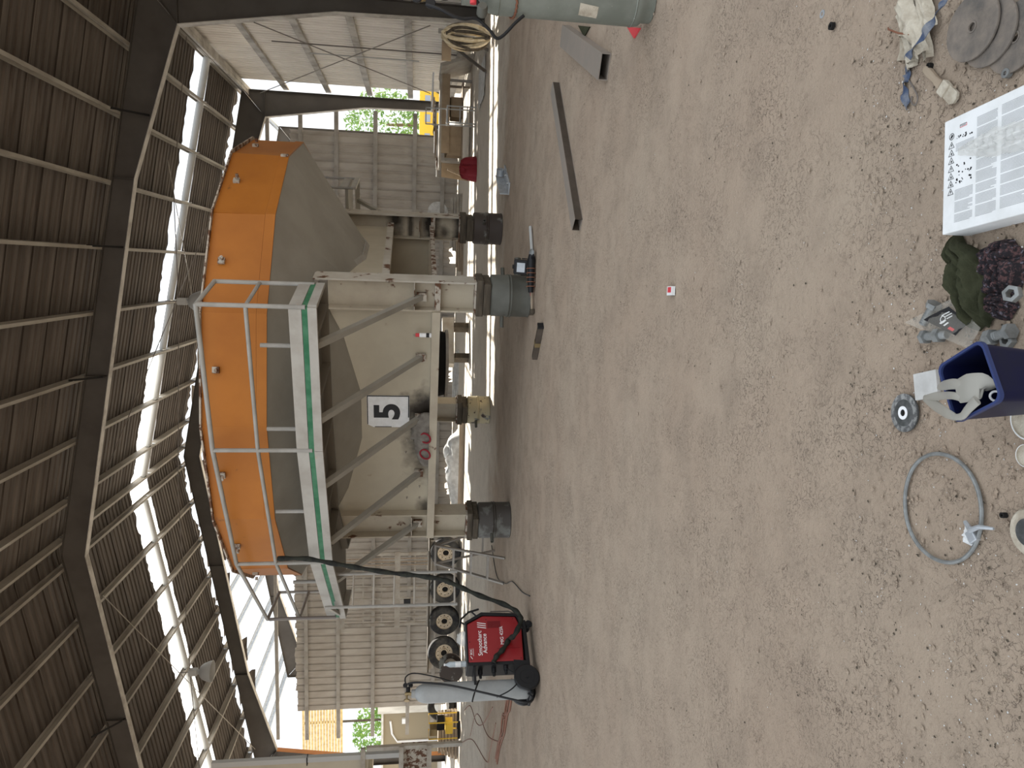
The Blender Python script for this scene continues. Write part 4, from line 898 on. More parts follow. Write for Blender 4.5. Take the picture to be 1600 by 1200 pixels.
MB().box((0, 0, 0.80), (0.48, 0.44, 0.04)).build('seat', m_pipe, ch)
for zz in (1.39, 1.1): MB().box((0, 0.2, zz), (0.44, 0.03, 0.03)).build('back_rail', m_pipe, ch)
for zz in (0.25, 0.45): MB().box((0, -0.2, zz), (0.44, 0.03, 0.03)).build('stretcher', m_pipe, ch)
o = thing('plywood_sheet', 'brown plywood sheet leaning on the left end of the workbench', 'plywood', (3.0, 22.7, 0))
MB().box((0, 0.18, 0.45), (0.5, 0.02, 0.9), 0.2, 0.3).build('panel', m_card, o); MB().box((-0.12, -0.05, 0.35), (0.08, 0.03, 0.8), 0.6, 0.5).build('batten', m_plank, o)
mb = MB(); mb.grid(lambda u, v: (-0.5 + u, -0.9 + 1.8 * v, 0.012 + 0.05 * abs(noise.noise(Vector((u*4, v*6, 3))))), 14, 20)
o = mb.build('pale_sheet', m_tarp, None, smooth=True, loc=(4.7, 19.0, 0)); tag(o, 'pale crumpled sheet lying flat on the ground before the workbench', 'sheet')
for i, (a, b, lab) in enumerate((((6.0, 20.5), (4.6, 17.6), 'dark steel angle leaning low near the right wall'), ((6.1, 19.8), (5.0, 17.3), 'second dark steel angle lying near the hose coil'))):
    MBo = MB().bar(V(*a, 0.75), V(*b, 0.03), 0.07, 0.012); MBo.bar(V(*a, 0.79), V(*b, 0.07), 0.012, 0.07)
    tag(MBo.build('steel_angle', m_wire), lab, 'steel angle')
o = thing('concrete_slab', 'grey slab leaning at the foot of the right wall', 'slab', (6.0, 22.8, 0)); MB().box((0, 0, 0.5), (0.10, 1.8, 1.0), 0, 0, -0.35).build('slab_body', m_trailer, o)

# ---------------- hose coil hanging on a post bracket near the right column
hk = thing('hose_stand', 'grey post with bracket plate carrying the cream hose coil', 'stand', (5.05, 16.4, 0))
MB().bar((0, 0, 0), (0, 0, 1.2), 0.08, 0.08).build('post', m_girt, hk); MB().box((-0.3, -0.05, 1.02), (0.60, 0.10, 0.20)).build('bracket_plate', m_card, hk); MB().box((0, 0, 0.012), (0.4, 0.4, 0.024)).build('base_plate', m_girt, hk)
hc = thing('hose_coil', 'thick coil of cream hose hanging beside the right column', 'hose', (4.88, 16.1, 0))
rnd = random.Random(5)
for i in range(26):
    rx_, rz_ = 0.06 + 0.19 * (i % 9) / 8 + rnd.uniform(-.02, .02), 0.44 + rnd.uniform(-.06, .07); yy = -0.13 + 0.01 * i; tw = rnd.uniform(-.15, .15)
    pts = [(rx_ * cos(a) + tw * 0.3 * sin(a), yy + 0.05 * sin(a + i) , 0.62 + rnd.uniform(-.01, .01) + rz_ * sin(a)) for a in [2*pi*j/30 for j in range(30)]]
    MB().tube(pts, 0.030, 8, True).build('hose_loop', m_hose if i % 4 else m_wood, hc, smooth=True)

# ---------------- dark acetylene cylinder at the right edge
ac = thing('gas_cylinder', 'fat grey green gas cylinder with chain and paper label at the right edge', 'gas cylinder', (1.875, 5.16, 0))
r = 0.152
MB().lathe([(r*0.80, 0.0), (r*0.82, 0.06), (r*0.95, 0.085), (r, 0.12), (r, 1.06), (r*0.985, 1.10), (r*0.90, 1.145), (r*0.72, 1.175), (r*0.70, 1.18), (r*0.70, 1.32), (r*0.64, 1.32), (r*0.64, 1.20)], 48).build('cylinder_body', m_acet, ac, smooth=True)
for zz in (0.135, 1.075): MB().lathe([(r + 0.001, zz - 0.006), (r + 0.005, zz), (r + 0.001, zz + 0.006)], 48, None, False, False).build('weld_bead', m_acet, ac, smooth=True)
MB().tube([((r + 0.008) * cos(a), (r + 0.008) * sin(a), 0.985 + 0.03 * sin(a + 1) + 0.006 * (j % 2)) for j, a in enumerate([2*pi*j/60 for j in range(60)])], 0.008, 6, True).build('chain', m_copper, ac, smooth=True)
lab_ = MB()
lab_.grid(lambda u, v: ((r + 0.0015) * cos(-2.75 + 0.55 * u + 0.10 * v), (r + 0.0015) * sin(-2.75 + 0.55 * u + 0.10 * v), 0.40 + 0.13 * v), 8, 2); lab_.build('paper_label', m_rag, ac, smooth=True)
v_ = MB().lathe([(0.03, 1.18), (0.03, 1.40), (0.02, 1.42), (0.02, 1.48)], 14).build('valve', m_steel, ac, smooth=True)
rg = MB().lathe([(0.04, 0), (0.045, 0.03), (0.045, 0.07), (0.03, 0.09)], 18, TR((0, -0.02, 1.44), ry=-pi/2)).build('regulator', m_black, ac, smooth=True)
for j, (x_, z_) in enumerate(((-0.14, 1.53), (-0.11, 1.62))): MB().lathe([(0.032, 0), (0.034, 0.025), (0.03, 0.03)], 18, TR((x_, -0.05, z_), rx=pi/2, ry=0.3)).build('gauge', m_black, rg, smooth=True)
MB().tube([(-0.02, -0.02, 1.45), (-0.10, -0.04, 1.52), (-0.12, -0.05, 1.6)], 0.012, 8).build('gauge_stem', m_brass, rg, smooth=True)
tch = thing('cutting_torch', 'red capped torch handle hanging at the collar of the green cylinder', 'torch', (1.72, 5.05, 1.25))
MB().lathe([(0.022, 0), (0.022, 0.08), (0.016, 0.10)], 14, TR((0.02, 0, 0.0), ry=pi/2)).build('red_cap', m_textr, tch, smooth=True)
MB().lathe([(0.036, 0), (0.036, 0.06), (0.028, 0.075)], 18, TR((-0.03, 0.02, -0.06), rx=pi/2, rz=0.4)).build('grey_knob', m_drumA, tch, smooth=True)
MB().tube([(0.06, 0, 0.0), (0.02, 0.01, -0.04), (0.0, 0.0, -0.09)], 0.014, 8).build('neck', m_black, tch, smooth=True)
hose('torch_hose', [V(1.72, 5.08, 1.56), V(1.69, 5.05, 1.47), V(1.655, 5.05, 1.38), V(1.645, 5.06, 1.31), V(1.655, 5.07, 1.22), V(1.60, 5.10, 1.13), V(1.56, 5.12, 1.08), V(1.585, 5.12, 1.03), V(1.66, 5.11, 0.96), V(1.715, 5.11, 0.90)], 0.011, m_black, 'black rubber hose looping beside the green cylinder', 'hose')
for (pa, pb, pc, mt, lab) in (((905, 40), (923, 42), (914, 58), m_cloth, 'dark green torn flag scrap on the ground behind the cylinder'), ((982, 42), (1002, 44), (992, 60), m_textr, 'small red flag scrap at the foot of the cylinder')):
    a, b, c_ = gp(*pa), gp(*pb), gp(*pc); mb = MB(); z_ = V(0, 0, 0.014)
    mb.add([a, b, c_, a + z_, b + z_, c_ + z_ * 0.7], [(2,1,0), (3,4,5), (0,1,4,3), (1,2,5,4), (2,0,3,5)]); tag(mb.build('flag_scrap', mt), lab, 'scrap')

# ================================================================== STEEL LYING ON THE FLOOR
def open_tube(name, near_c, far_c, w, h, t, mat, label, cat, side=None):
    d = far_c - near_c; L = d.length; rz = atan2(d.y, d.x)
    o = thing(name, label, cat, (near_c.x, near_c.y, 0), rz)
    MB().box((L/2, 0, h - t/2), (L, w, t)).build('top_wall', mat, o); MB().box((L/2, 0, t/2), (L, w, t)).build('bottom_wall', mat, o)
    for s in (-1, 1): MB().box((L/2, s*(w/2 - t/2), h/2), (L, t, h - 2*t)).build('side_wall', side or mat, o)
    MB().box((L * 0.5 + 0.1, 0, h/2), (L - 0.3, w - 2.2*t, h - 2.2*t)).build('inside_shade', m_matt_black, o)  # dark filler painting the shade inside the open tube
    return o
m_tubetop = pm('tube_grey', (0.225, 0.198, 0.168), 0.6, c2=(0.26, 0.215, 0.18), scale=3)
m_tubedk = pm('tube_dark', (0.050, 0.038, 0.028), 0.6, c2=(0.085, 0.066, 0.05), scale=3)
open_tube('rectangular_tube', V(1.735, 6.22, 0), V(2.53, 8.05, 0), 0.215, 0.085, 0.008, m_tubetop, 'wide flat rectangular steel tube with open end lying near the green cylinder', 'steel tube')
open_tube('square_tube', V(0.47, 6.98, 0), V(2.10, 8.50, 0), 0.15, 0.085, 0.007, m_tubetop, 'long dark sided steel tube lying across the middle of the floor', 'steel tube', m_tubedk)
gb = thing('galvanised_bracket', 'shiny galvanised bracket lying in the sun strip', 'bracket', (1.62, 13.1, 0), 1.1)
MB().box((0, 0, 0.012), (0.9, 0.22, 0.02)).build('base_plate', m_galv, gb); MB().box((0, 0.10, 0.09), (0.9, 0.015, 0.16)).build('upright', m_galv, gb)
MB().lathe([(0.07, -0.06), (0.07, 0.06), (0.05, 0.06), (0.05, -0.06), (0.07, -0.06)], 18, TR((0.35, 0, 0.10), rx=pi/2), False, False).build('collar', m_galv, gb, smooth=True)
for x_ in (-0.3, 0.1): MB().lathe([(0.02, 0), (0.02, 0.03)], 6, TR((x_, -0.04, 0.02))).build('bolt_head', m_steel, gb)
lv = thing('spirit_level', 'short brown level with yellow tape lying near the nearest drum', 'level', (-0.90, 9.02, 0), atan2(0.37, -0.45))
MB().box((0, 0, 0.035), (0.58, 0.075, 0.07)).build('level_body', m_tubedk, lv, bevel=0.006); MB().box((0.02, 0, 0.036), (0.07, 0.079, 0.074)).build('yellow_tape', m_brass, lv); MB().box((-0.295, 0, 0.035), (0.03, 0.085, 0.08)).build('end_cap', m_black, lv)
fl = thing('floodlight', 'small black floodlight standing at the foot of the grey drum', 'floodlight', (0.06, 9.86, 0), -0.25)
MB().box((0, 0, 0.17), (0.20, 0.05, 0.19), 0, -0.15).build('housing', m_black, fl, bevel=0.012); MB().box((0, -0.034, 0.172), (0.13, 0.012, 0.11), 0, -0.15).build('lens', m_galv, fl)
MB().tube([(-0.115, 0, 0.16), (-0.115, 0, 0.02), (0.115, 0, 0.02), (0.115, 0, 0.16)], 0.009, 6).build('stand_bracket', m_black, fl); MB().box((0, 0, 0.275), (0.05, 0.03, 0.02)).build('top_knob', m_black, fl)
gr = thing('angle_grinder', 'dark power grinder with coiled orange flex lying beside the floodlight', 'grinder', (-0.02, 9.60, 0), 0.12)
MB().tube([(-0.26, 0, 0.06), (-0.1, 0, 0.065), (0.10, 0, 0.06), (0.18, 0, 0.06), (0.25, 0, 0.06)], [0.035, 0.045, 0.05, 0.055, 0.04], 12).build('motor_body', m_black, gr, smooth=True)
MB().lathe([(0.05, 0), (0.055, 0.012), (0.03, 0.03)], 20, TR((0.27, -0.01, 0.055), rx=0.5)).build('guard', m_bolt, gr, smooth=True)
MB().tube([(0.2, -0.05, 0.06), (0.22, -0.16, 0.06)], 0.016, 8).build('side_handle', m_black, gr, smooth=True)
for j in range(5):
    MB().tube([(-0.18 + 0.06 * j, 0.058 * cos(a), 0.062 + 0.06 * sin(a)) for a in [2*pi*q/14 for q in range(14)]], 0.006, 6, True).build('flex_turn', m_copper, gr, smooth=True)
def rod(name, a, b, r_, mat, lab, cat): return tag(MB().tube([a, b], r_, 8).build(name, mat, None, smooth=True), lab, cat)
rod('steel_rod', V(0.16, 9.72, 0.03), V(0.62, 10.02, 0.03), 0.022, m_pipe, 'pale steel bar pointing right beyond the floodlight', 'bar')
hm = thing('hammer', 'wooden handled hammer lying below the grey drum', 'hammer', (-0.42, 9.62, 0), pi + 0.3)
MB().tube([(-0.24, 0, 0.03), (0.0, 0, 0.032), (0.1, 0, 0.03)], 0.018, 8).build('handle', m_plank, hm, smooth=True); MB().box((0.13, 0, 0.032), (0.06, 0.14, 0.055)).build('head', m_wood, hm, bevel=0.008)
rod('red_rod', V(-0.33, 9.74, 0.02), V(-0.10, 9.82, 0.02), 0.018, m_textr, 'short red rod lying against the grey drum', 'rod')
rod('pipe_piece', V(-0.12, 11.0, 0.05), V(0.20, 11.05, 0.05), 0.05, m_drumA, 'short grey pipe offcut lying behind the grey drum', 'pipe')
cg = thing('cigarette_packet', 'tiny red and white packet alone in the middle of the floor', 'packet', (-0.088, 4.33, 0), 0.05)
MB().box((0, 0, 0.012), (0.056, 0.085, 0.022)).build('packet_body', m_paper, cg); MB().box((0.006, 0.0, 0.0235), (0.034, 0.06, 0.001)).build('red_print', m_textr, cg); MB().box((-0.0285, 0, 0.012), (0.001, 0.08, 0.018)).build('grey_side', m_texty, cg)

# ================================================================== FOREGROUND
BX = thing('wire_box', 'flat white cardboard box printed with warning triangles and text in the foreground', 'box', (0.1474, 1.928, 0), radians(8.4))
MB().box((0.1635, -0.1635, 0.0425), (0.327, 0.327, 0.085)).build('box_body', m_paper, BX, bevel=0.003)
PG = Matrix(((0, 1, 0, 0), (-1, 0, 0, 0), (0, 0, 1, 0.0853), (0, 0, 0, 1)))      # page x runs towards the viewer, page y to the right
mb = MB(); rnd = random.Random(3)
def pline(x0, x1, y_, h_=0.0011): mb.add([PG @ V(a, b, 0) for a, b in ((x0, y_), (x1, y_), (x1, y_ + h_), (x0, y_ + h_))], [(0, 1, 2, 3)])
def para(x0, x1, ytop, n, dy=0.0034):
    for i in range(n): pline(x0, x1 - (rnd.uniform(0, 0.3 * (x1 - x0)) if (i == n-1 or rnd.random() < .15) else 0), ytop - i * dy)
para(0.046, 0.112, 0.248, 7); para(0.046, 0.112, 0.117, 9); para(0.046, 0.112, 0.082, 9); para(0.046, 0.112, 0.047, 7)
for x0, x1, top in ((0.122, 0.192, 0.297), (0.205, 0.30, 0.300)):
    y_ = top
    for n in (8, 9, 6, 7, 8, 9, 7, 8, 9):
        para(x0, x1, y_, n); y_ -= n * 0.0034 + 0.004
        if y_ < 0.04: break
pt = mb.build('printed_text', m_texty, BX); pt['kind'] = 'stuff'
mb = MB()
for i in range(44):
    a, b = rnd.uniform(0.05, 0.108), rnd.choice((0.262, 0.268, 0.195, 0.186, 0.165, 0.158, 0.137, 0.145)) + rnd.uniform(-.003, .003)
    s_ = rnd.uniform(0.0015, 0.004); mb.add([PG @ V(a + s_*cos(q), b + s_*sin(q)*0.8, 0.0001) for q in (0.2, 1.7, 2.9, 4.4, 5.4)], [(0, 1, 2, 3, 4)])
pt = mb.build('printed_symbols', m_textk, BX); pt['kind'] = 'stuff'
def icon_ring(pts, w, name, mat):
    c = sum((Vector(p_) for p_ in pts), Vector((0, 0))) / len(pts); n = len(pts); mbi = MB(); vs = []
    for p_ in pts: vs.append(PG @ V(p_[0], p_[1], 0.0002))
    for p_ in pts: q = c + (Vector(p_) - c) * (1 - w); vs.append(PG @ V(q.x, q.y, 0.0002))
    mbi.add(vs, [(k_, (k_+1) % n, n + (k_+1) % n, n + k_) for k_ in range(n)]); return mbi
icon_ring([(0.030 + 0.0095 * cos(2*pi*k_/20), 0.275 + 0.0095 * sin(2*pi*k_/20)) for k_ in range(20)], 0.2, '', None).prism([(0.024, 0.271), (0.031, 0.270), (0.036, 0.277), (0.030, 0.281)], 0.0002, PG).build('mandatory_sign', m_textk, BX)
for i, y_ in enumerate((0.251, 0.229, 0.207, 0.184, 0.162, 0.140, 0.118)):
    mbi = icon_ring([(0.0185, y_ - 0.0098), (0.0415, y_ - 0.0098), (0.030, y_ + 0.0098)], 0.24, '', None)
    mbi.prism([(0.0288, y_ - 0.005), (0.0312, y_ - 0.005), (0.0318, y_ + 0.002), (0.0282, y_ + 0.002)] if i % 3 == 0 else [(0.027, y_ - 0.006), (0.034, y_ - 0.006), (0.032, y_ - 0.001), (0.030, y_ + 0.001)], 0.0002, PG); mbi.build('warning_triangle', m_textk, BX)
for (x0, y0, x1, y1, mt) in ((0.060, 0.297, 0.085, 0.2985, m_textk), (0.060, 0.290, 0.086, 0.2915, m_textr), (0.060, 0.2915, 0.0615, 0.297, m_textk), (0.0845, 0.2915, 0.086, 0.297, m_textr), (0.064, 0.293, 0.082, 0.2955, m_texty)):
    MB().prism([(x0, y0), (x1, y0), (x1, y1), (x0, y1)], 0.0002, PG).build('logo_bar', mt, BX)
mb = MB()
def pouch(u, v):
    x = 0.055 + 0.26 * u; w = 0.038 * (0.25 + 0.75 * min(1, u * 2.2)) ; yy = 0.225 - 0.03 * u + (v - .5) * 2 * w + 0.004 * noise.noise(Vector((u*9, v*5, 1)))
    z = 0.001 + 0.028 * sin(pi * v) ** 0.7 * min(1, u * 3) * (0.7 + 0.5 * noise.noise(Vector((u*14, v*9, 4)))) 
    p_ = PG @ V(x, yy, z); return p_
mb.grid(pouch, 44, 16); pm_ = MB(); pm_.v = mb.v; pm_.f = mb.f
bxm = Matrix.Translation((0.1474, 1.928, 0)) @ Matrix.Rotation(radians(8.4), 4, 'Z')
pm_.v = [tuple(bxm @ Vector(q)) for q in pm_.v]
tag(pm_.build('plastic_pouch', m_film, None, smooth=True), 'crinkled clear plastic pouch lying on the printed white box', 'plastic pouch')

def cloth(name, c, lx, ly, rz, h, seed, mat, label, cat, n=44, f=9.0, pinch=None):
    mbc = MB(); ca, sa = cos(rz), sin(rz)
    def fn(u, v):
        a = 2*u - 1; b = 2*v - 1
        wob = 1 + 0.22 * noise.noise(Vector((a * 1.7, b * 1.7, seed))) 
        w = ly * (pinch(a) if pinch else 1)
        k_ = sqrt(max(0, 1 - 0.5 * b * b)); l_ = sqrt(max(0, 1 - 0.5 * a * a))
        x = a * k_ * lx * wob; y_ = b * l_ * w * wob
        rho = max(abs(a), abs(b)); e = 1 - rho ** 5
        rg_ = 1 - abs(noise.noise(Vector((a * f * 0.28 + seed, b * f * 0.5, seed * 2)))) * 1.5
        rg2 = 1 - abs(noise.noise(Vector((a * f * 0.8, b * f + seed, seed)))) * 1.5
        fo_ = abs(sin(b * 4.6 + a * 2.4 + 4.2 * noise.noise(Vector((a * 1.6 + seed, b * 1.1, seed)))))
        z = h * e * (0.25 + 0.55 * fo_ ** 0.7 + 0.22 * rg_ + 0.14 * rg2)
        return (c[0] + x * ca - y_ * sa, c[1] + x * sa + y_ * ca, max(0.002, z))
    mbc.grid(fn, n, n)
    return tag(mbc.build(name, mat, None, smooth=False), label, cat)
def sm(o): o.data.shade_smooth(); return o
sm(cloth('red_bag', (2.72, 20.2), 0.36, 0.24, 0.4, 0.42, 4.0, m_redbag, 'crumpled red plastic bag on the ground by the workbench', 'bag', 40, 7))
sm(cloth('olive_cloth', (0.025, 1.885), 0.158, 0.062, radians(30), 0.065, 3.0, m_cloth, 'crumpled olive green cloth beside the white box', 'cloth', 60, 7, lambda a: 1.25 - 0.75 * max(0, a) - 0.15 * abs(a)))
sm(cloth('patterned_cloth', (0.055, 1.772), 0.085, 0.062, radians(20), 0.06, 8.0, m_pat, 'dark purple patterned cloth in a heap behind the olive one', 'cloth', 60, 10))
sm(cloth('patterned_cloth', (-0.045, 1.762), 0.048, 0.035, radians(60), 0.045, 5.0, m_pat, 'small end of dark patterned cloth beside the loose nut', 'cloth', 36, 8))
# clear pouch with black leaflet
A, B, C_, D_ = gp(1413, 504, 0.02), gp(1484, 468, 0.03), gp(1532, 512, 0.03), gp(1514, 545, 0.02)
pch = thing('leaflet_pouch', 'clear plastic pouch holding a black leaflet under the olive cloth', 'plastic pouch', (0, 0, 0))
def bil(u, v): return A.lerp(B, u).lerp(D_.lerp(C_, u), v)
mb = MB(); mb.grid(lambda u, v: bil(u, v) + V(0, 0, 0.022 * sin(pi*u) * sin(pi*v) + 0.004 * noise.noise(Vector((u*6, v*6, 2)))), 14, 14); mb.grid(lambda u, v: bil(u, v) - V(0, 0, 0.012 * sin(pi*u) * sin(pi*v)), 8, 8); mb.build('pouch_film', m_bag, pch, smooth=True)
mb = MB(); mb.grid(lambda u, v: bil(0.33 + 0.58 * u, 0.18 + 0.60 * v) + V(0, 0, 0.004 + 0.010 * sin(pi * (0.38 + .5*u))), 6, 6); lf = mb.build('leaflet', m_textk, pch)
for i, (u0, v0, u1, v1) in enumerate(((0.42, 0.60, 0.52, 0.70), (0.45, 0.42, 0.62, 0.46), (0.45, 0.50, 0.60, 0.53), (0.66, 0.30, 0.84, 0.32), (0.66, 0.36, 0.84, 0.38), (0.66, 0.42, 0.80, 0.44))):
    mb = MB(); mb.grid(lambda u, v: bil(u0 + (u1-u0)*u, v0 + (v1-v0)*v) + V(0, 0, 0.0055 + 0.010 * sin(pi * (u0 + (u1-u0)*u))), 2, 1); mb.build('leaflet_print', m_textw if i else m_textr, lf)
q = bil(0.60, 0.40) + V(0, 0, 0.016); mb = MB(); mb.tube([q + V(0.010*cos(a), 0.010*sin(a), 0) for a in [2*pi*j/16 for j in range(16)]], 0.0012, 5, True); mb.build('leaflet_print', m_textw, lf)
# bolts and nuts
def hexbolt(p, rz, L, label, nut=None, r=0.013, tilt=0.0):
    t = thing('hex_bolt', label, 'bolt', p, rz, 'large bolts and nuts in the foreground'); R_ = r * 1.75
    X = TR((0, 0, R_ * 0.9), ry=pi/2 + tilt)
    MB().lathe([(R_, 0), (R_, 0.016)], 6, X).build('bolt_head', m_bolt, t); MB().lathe([(r, 0.016), (r, L - 0.003), (r*0.85, L)], 16, X).build('shank', m_bolt, t, smooth=True)
    for k_ in range(5): MB().lathe([(r, L*0.55 + k_*0.008), (r*1.06, L*0.55 + k_*0.008 + 0.002), (r, L*0.55 + k_*0.008 + 0.004)], 14, X, False, False).build('thread', m_bolt, t)
    if nut: MB().lathe([(R_, nut), (R_, nut + 0.022)], 6, X).build('nut', m_bolt, t)
hexbolt(gp(1452, 527), radians(-80), 0.10, 'zinc bolt with nut lying under the edge of the clear pouch', 0.055)
hexbolt(gp(1470, 474), radians(150), 0.075, 'zinc bolt whose shank pokes out beside the olive cloth')
hexbolt(gp(1592, 517), radians(110), 0.085, 'zinc bolt lying between patterned cloth and blue tub', 0.062)
def hexnut(p, label, s=1.0, rx=0.0, z=0.0):
    o_ = MB().lathe([(0.013*s, 0), (0.024*s, 0.001), (0.025*s, 0.004*s), (0.025*s, 0.018*s), (0.024*s, 0.021*s), (0.013*s, 0.022*s), (0.013*s, 0)], 6, None, False, False).build('hex_nut', m_bolt); o_.location = (p.x, p.y, z); o_.rotation_euler = (rx, 0, 0.4); tag(o_, label, 'nut', 'large bolts and nuts in the foreground')
hexnut(gp(1583, 460, 0.05), 'bright hexagon nut resting on the patterned cloth', 0.95, 0.3, 0.045)
hexnut(gp(1545, 540), 'hexagon nut half hidden behind the blue tub', 0.95)
hexnut(gp(1580, 532), 'hexagon nut lying beside the bolt at the blue tub', 0.9)
# blue square tub
ZT_ = 0.22
rimc = [gp(1463, 575, ZT_), gp(1531, 532, ZT_), gp(1566, 620, ZT_), gp(1496, 663, ZT_)]
cen = sum(rimc, V(0, 0, 0)) / 4
tub = thing('blue_tub', 'square dark blue plastic tub holding a grey plastic glove', 'tub', (cen.x, cen.y, 0))
ang = atan2((rimc[1] - rimc[0]).y, (rimc[1] - rimc[0]).x); hs = sum((rimc[i] - cen).to_2d().length for i in range(4)) / 4 / sqrt(2)
def rsq(h_, z, rad=0.022, n=5):
    out = []
    for i, (sx_, sy_) in enumerate(((1, 1), (-1, 1), (-1, -1), (1, -1))):
        for k_ in range(n + 1):
            a = pi/2 * (i + k_ / n); x = sx_ * (h_ - rad) + rad * cos(a); y_ = sy_ * (h_ - rad) + rad * sin(a)
            out.append(V(x * cos(ang) - y_ * sin(ang), x * sin(ang) + y_ * cos(ang), z))
    return out
def loft(mb_, rings, close_last=True, close_first=False):
    b = len(mb_.v); n = len(rings[0])
    for r_ in rings: mb_.v += [tuple(p_) for p_ in r_]
    for i in range(len(rings) - 1):
        for k_ in range(n): l_ = (k_+1) % n; mb_.f.append((b+i*n+k_, b+i*n+l_, b+(i+1)*n+l_, b+(i+1)*n+k_))
    if close_first: mb_.f.append(tuple(b + k_ for k_ in reversed(range(n))))
    if close_last: mb_.f.append(tuple(b + (len(rings)-1)*n + k_ for k_ in range(n)))
mb = MB(); loft(mb, [rsq(hs*0.80, 0.0), rsq(hs*0.99, ZT_), rsq(hs*0.955, ZT_), rsq(hs*0.77, 0.01)], True, True); mb.build('tub_body', m_blue, tub, smooth=True)
mb = MB(); loft(mb, [rsq(hs*0.985, ZT_-0.012), rsq(hs*1.03, ZT_-0.010), rsq(hs*1.03, ZT_+0.001), rsq(hs*0.95, ZT_+0.001), rsq(hs*0.95, ZT_-0.006)], False); mb.build('rim', m_bluerim, tub, smooth=True)
def T3(x, y_, z=ZT_): return gp(x, y_, z) - V(cen.x, cen.y, 0)
gl = thing('plastic_glove', 'translucent grey plastic glove spilling over the rim of the blue tub', 'glove', (cen.x, cen.y, 0))
def strip(pts, wds, nm, z0=0.012):
    """flattened finger like tube along photo points"""
    P3 = smooth_path([T3(*p_) for p_ in pts], 5); n = len(P3); mbs = MB(); rings = []
    for i, c_ in enumerate(P3):
        tg = (P3[min(i+1, n-1)] - P3[max(i-1, 0)]).normalized(); sd = tg.cross(V(0, 0, 1)).normalized(); f = i / (n - 1) * (len(wds) - 1); k_ = min(int(f), len(wds) - 2); w = wds[k_] + (wds[k_+1] - wds[k_]) * (f - k_)
        rings.append([c_ + sd * (w * cos(a)) + V(0, 0, 1) * (0.006 * sin(a) + 0.002) for a in [2*pi*j/14 for j in range(14)]])
    loft(mbs, rings, True, True); mbs.build(nm, m_glove, gl, smooth=True)
strip([(1552, 607, 0.19), (1535, 603, 0.215), (1515, 606, 0.225), (1498, 612, 0.225)], [0.020, 0.032, 0.036, 0.030], 'palm')
strip([(1506, 602, 0.225), (1490, 600, 0.226), (1474, 603, 0.215), (1468, 606, 0.20)], [0.013, 0.014, 0.013, 0.006], 'finger')
strip([(1504, 622, 0.225), (1488, 618, 0.226), (1465, 619, 0.20), (1446, 622, 0.17)], [0.010, 0.010, 0.012, 0.008], 'finger')
strip([(1446, 622, 0.17), (1462, 633, 0.19), (1480, 645, 0.22), (1496, 653, 0.228)], [0.010, 0.016, 0.014, 0.008], 'finger')
strip([(1528, 625, 0.226), (1515, 638, 0.228), (1505, 650, 0.228), (1494, 652, 0.228)], [0.014, 0.012, 0.010, 0.008], 'thumb')
o = thing('cardboard_scrap', 'pale speckled board scrap lying flat behind the blue tub', 'board', gp(1452, 602), 0.2)
MB().box((0, 0, 0.008), (0.085, 0.10, 0.014), 0.1).build('board', m_tarp, o, bevel=0.002)
sw = thing('ring_fitting', 'white ring fitting inside the near corner of the blue tub', 'ring', (cen.x, cen.y, 0.0))
q = T3(1556, 619, 0.185); MB().tube([q + V(0.012*cos(a), 0.009*sin(a), 0.008*sin(a)) for a in [2*pi*j/18 for j in range(18)]], 0.003, 6, True).build('ring', m_textw, sw, smooth=True)
# flap disc
fd = thing('flap_disc', 'grinding flap disc with white centre ring lying flat on the dirt', 'abrasive disc', (-0.413, 2.09, 0.004), 0.2)
MB().lathe([(0.0115, 0.004), (0.0115, 0.012), (0.040, 0.012), (0.046, 0.009), (0.046, 0.002), (0.0115, 0.002)], 40, None, False, False).build('backing_plate', m_flap, fd, smooth=True)
MB().lathe([(0.0112, 0.0122), (0.0112, 0.0136), (0.022, 0.0136), (0.022, 0.0122)], 32, None, False, False).build('centre_ring', m_textw, fd, smooth=True)
MB().lathe([(0.044, 0.002), (0.0622, 0.002), (0.0625, 0.006), (0.060, 0.0085), (0.044, 0.0085)], 56, None, False, False).build('flap_bed', m_flap, fd, smooth=True)
for k_ in range(72):
    a = 2*pi*k_/72; MB().box((0.0525*cos(a), 0.0525*sin(a), 0.0088), (0.0205, 0.0042, 0.0022), a, 0.35).build('flap', m_flapw, fd)
# drum clamp ring
ck = thing('clamp_ring', 'grey drum clamp ring with lever lying open on the dirt', 'clamp ring', (-0.664, 1.882, 0.0))
mb = MB(); ring_pts = [V(0.163*cos(a), 0.160*sin(a), 0.010 + 0.002*sin(3*a)) for a in [2*pi*j/64 for j in range(64)]]
loft_r = []
mb.tube(ring_pts, 0.0062, 8, True); mb.build('band', m_drumA if 0 else m_bolt, ck, smooth=True)
MB().tube([gp(1517, 815) - V(-0.664, 1.882, -0.018), gp(1529, 828) - V(-0.664, 1.882, -0.026), gp(1545, 823) - V(-0.664, 1.882, -0.03), gp(1564, 826) - V(-0.664, 1.882, -0.022)], [0.006, 0.009, 0.007, 0.004], 8).build('lever', m_galv, ck, smooth=True)
q = gp(1527, 838) - V(-0.664, 1.882, 0); MB().box(q + V(0, 0, 0.014), (0.035, 0.03, 0.018), 0.8).build('latch', m_galv, ck, bevel=0.003)
mb = MB(); mb.grid(lambda u, v: (0.024*(u-.5)*2, 0.02*(v-.5)*2, 0.014*sin(pi*u)*sin(pi*v)*(1+noise.noise(Vector((u*6, v*6, 1))))), 12, 12)
qq = gp(1515, 838); tag(mb.build('paper_wad', m_paper, None, smooth=True, loc=(qq.x, qq.y, 0.002)), 'small white paper wad beside the clamp ring latch', 'paper')
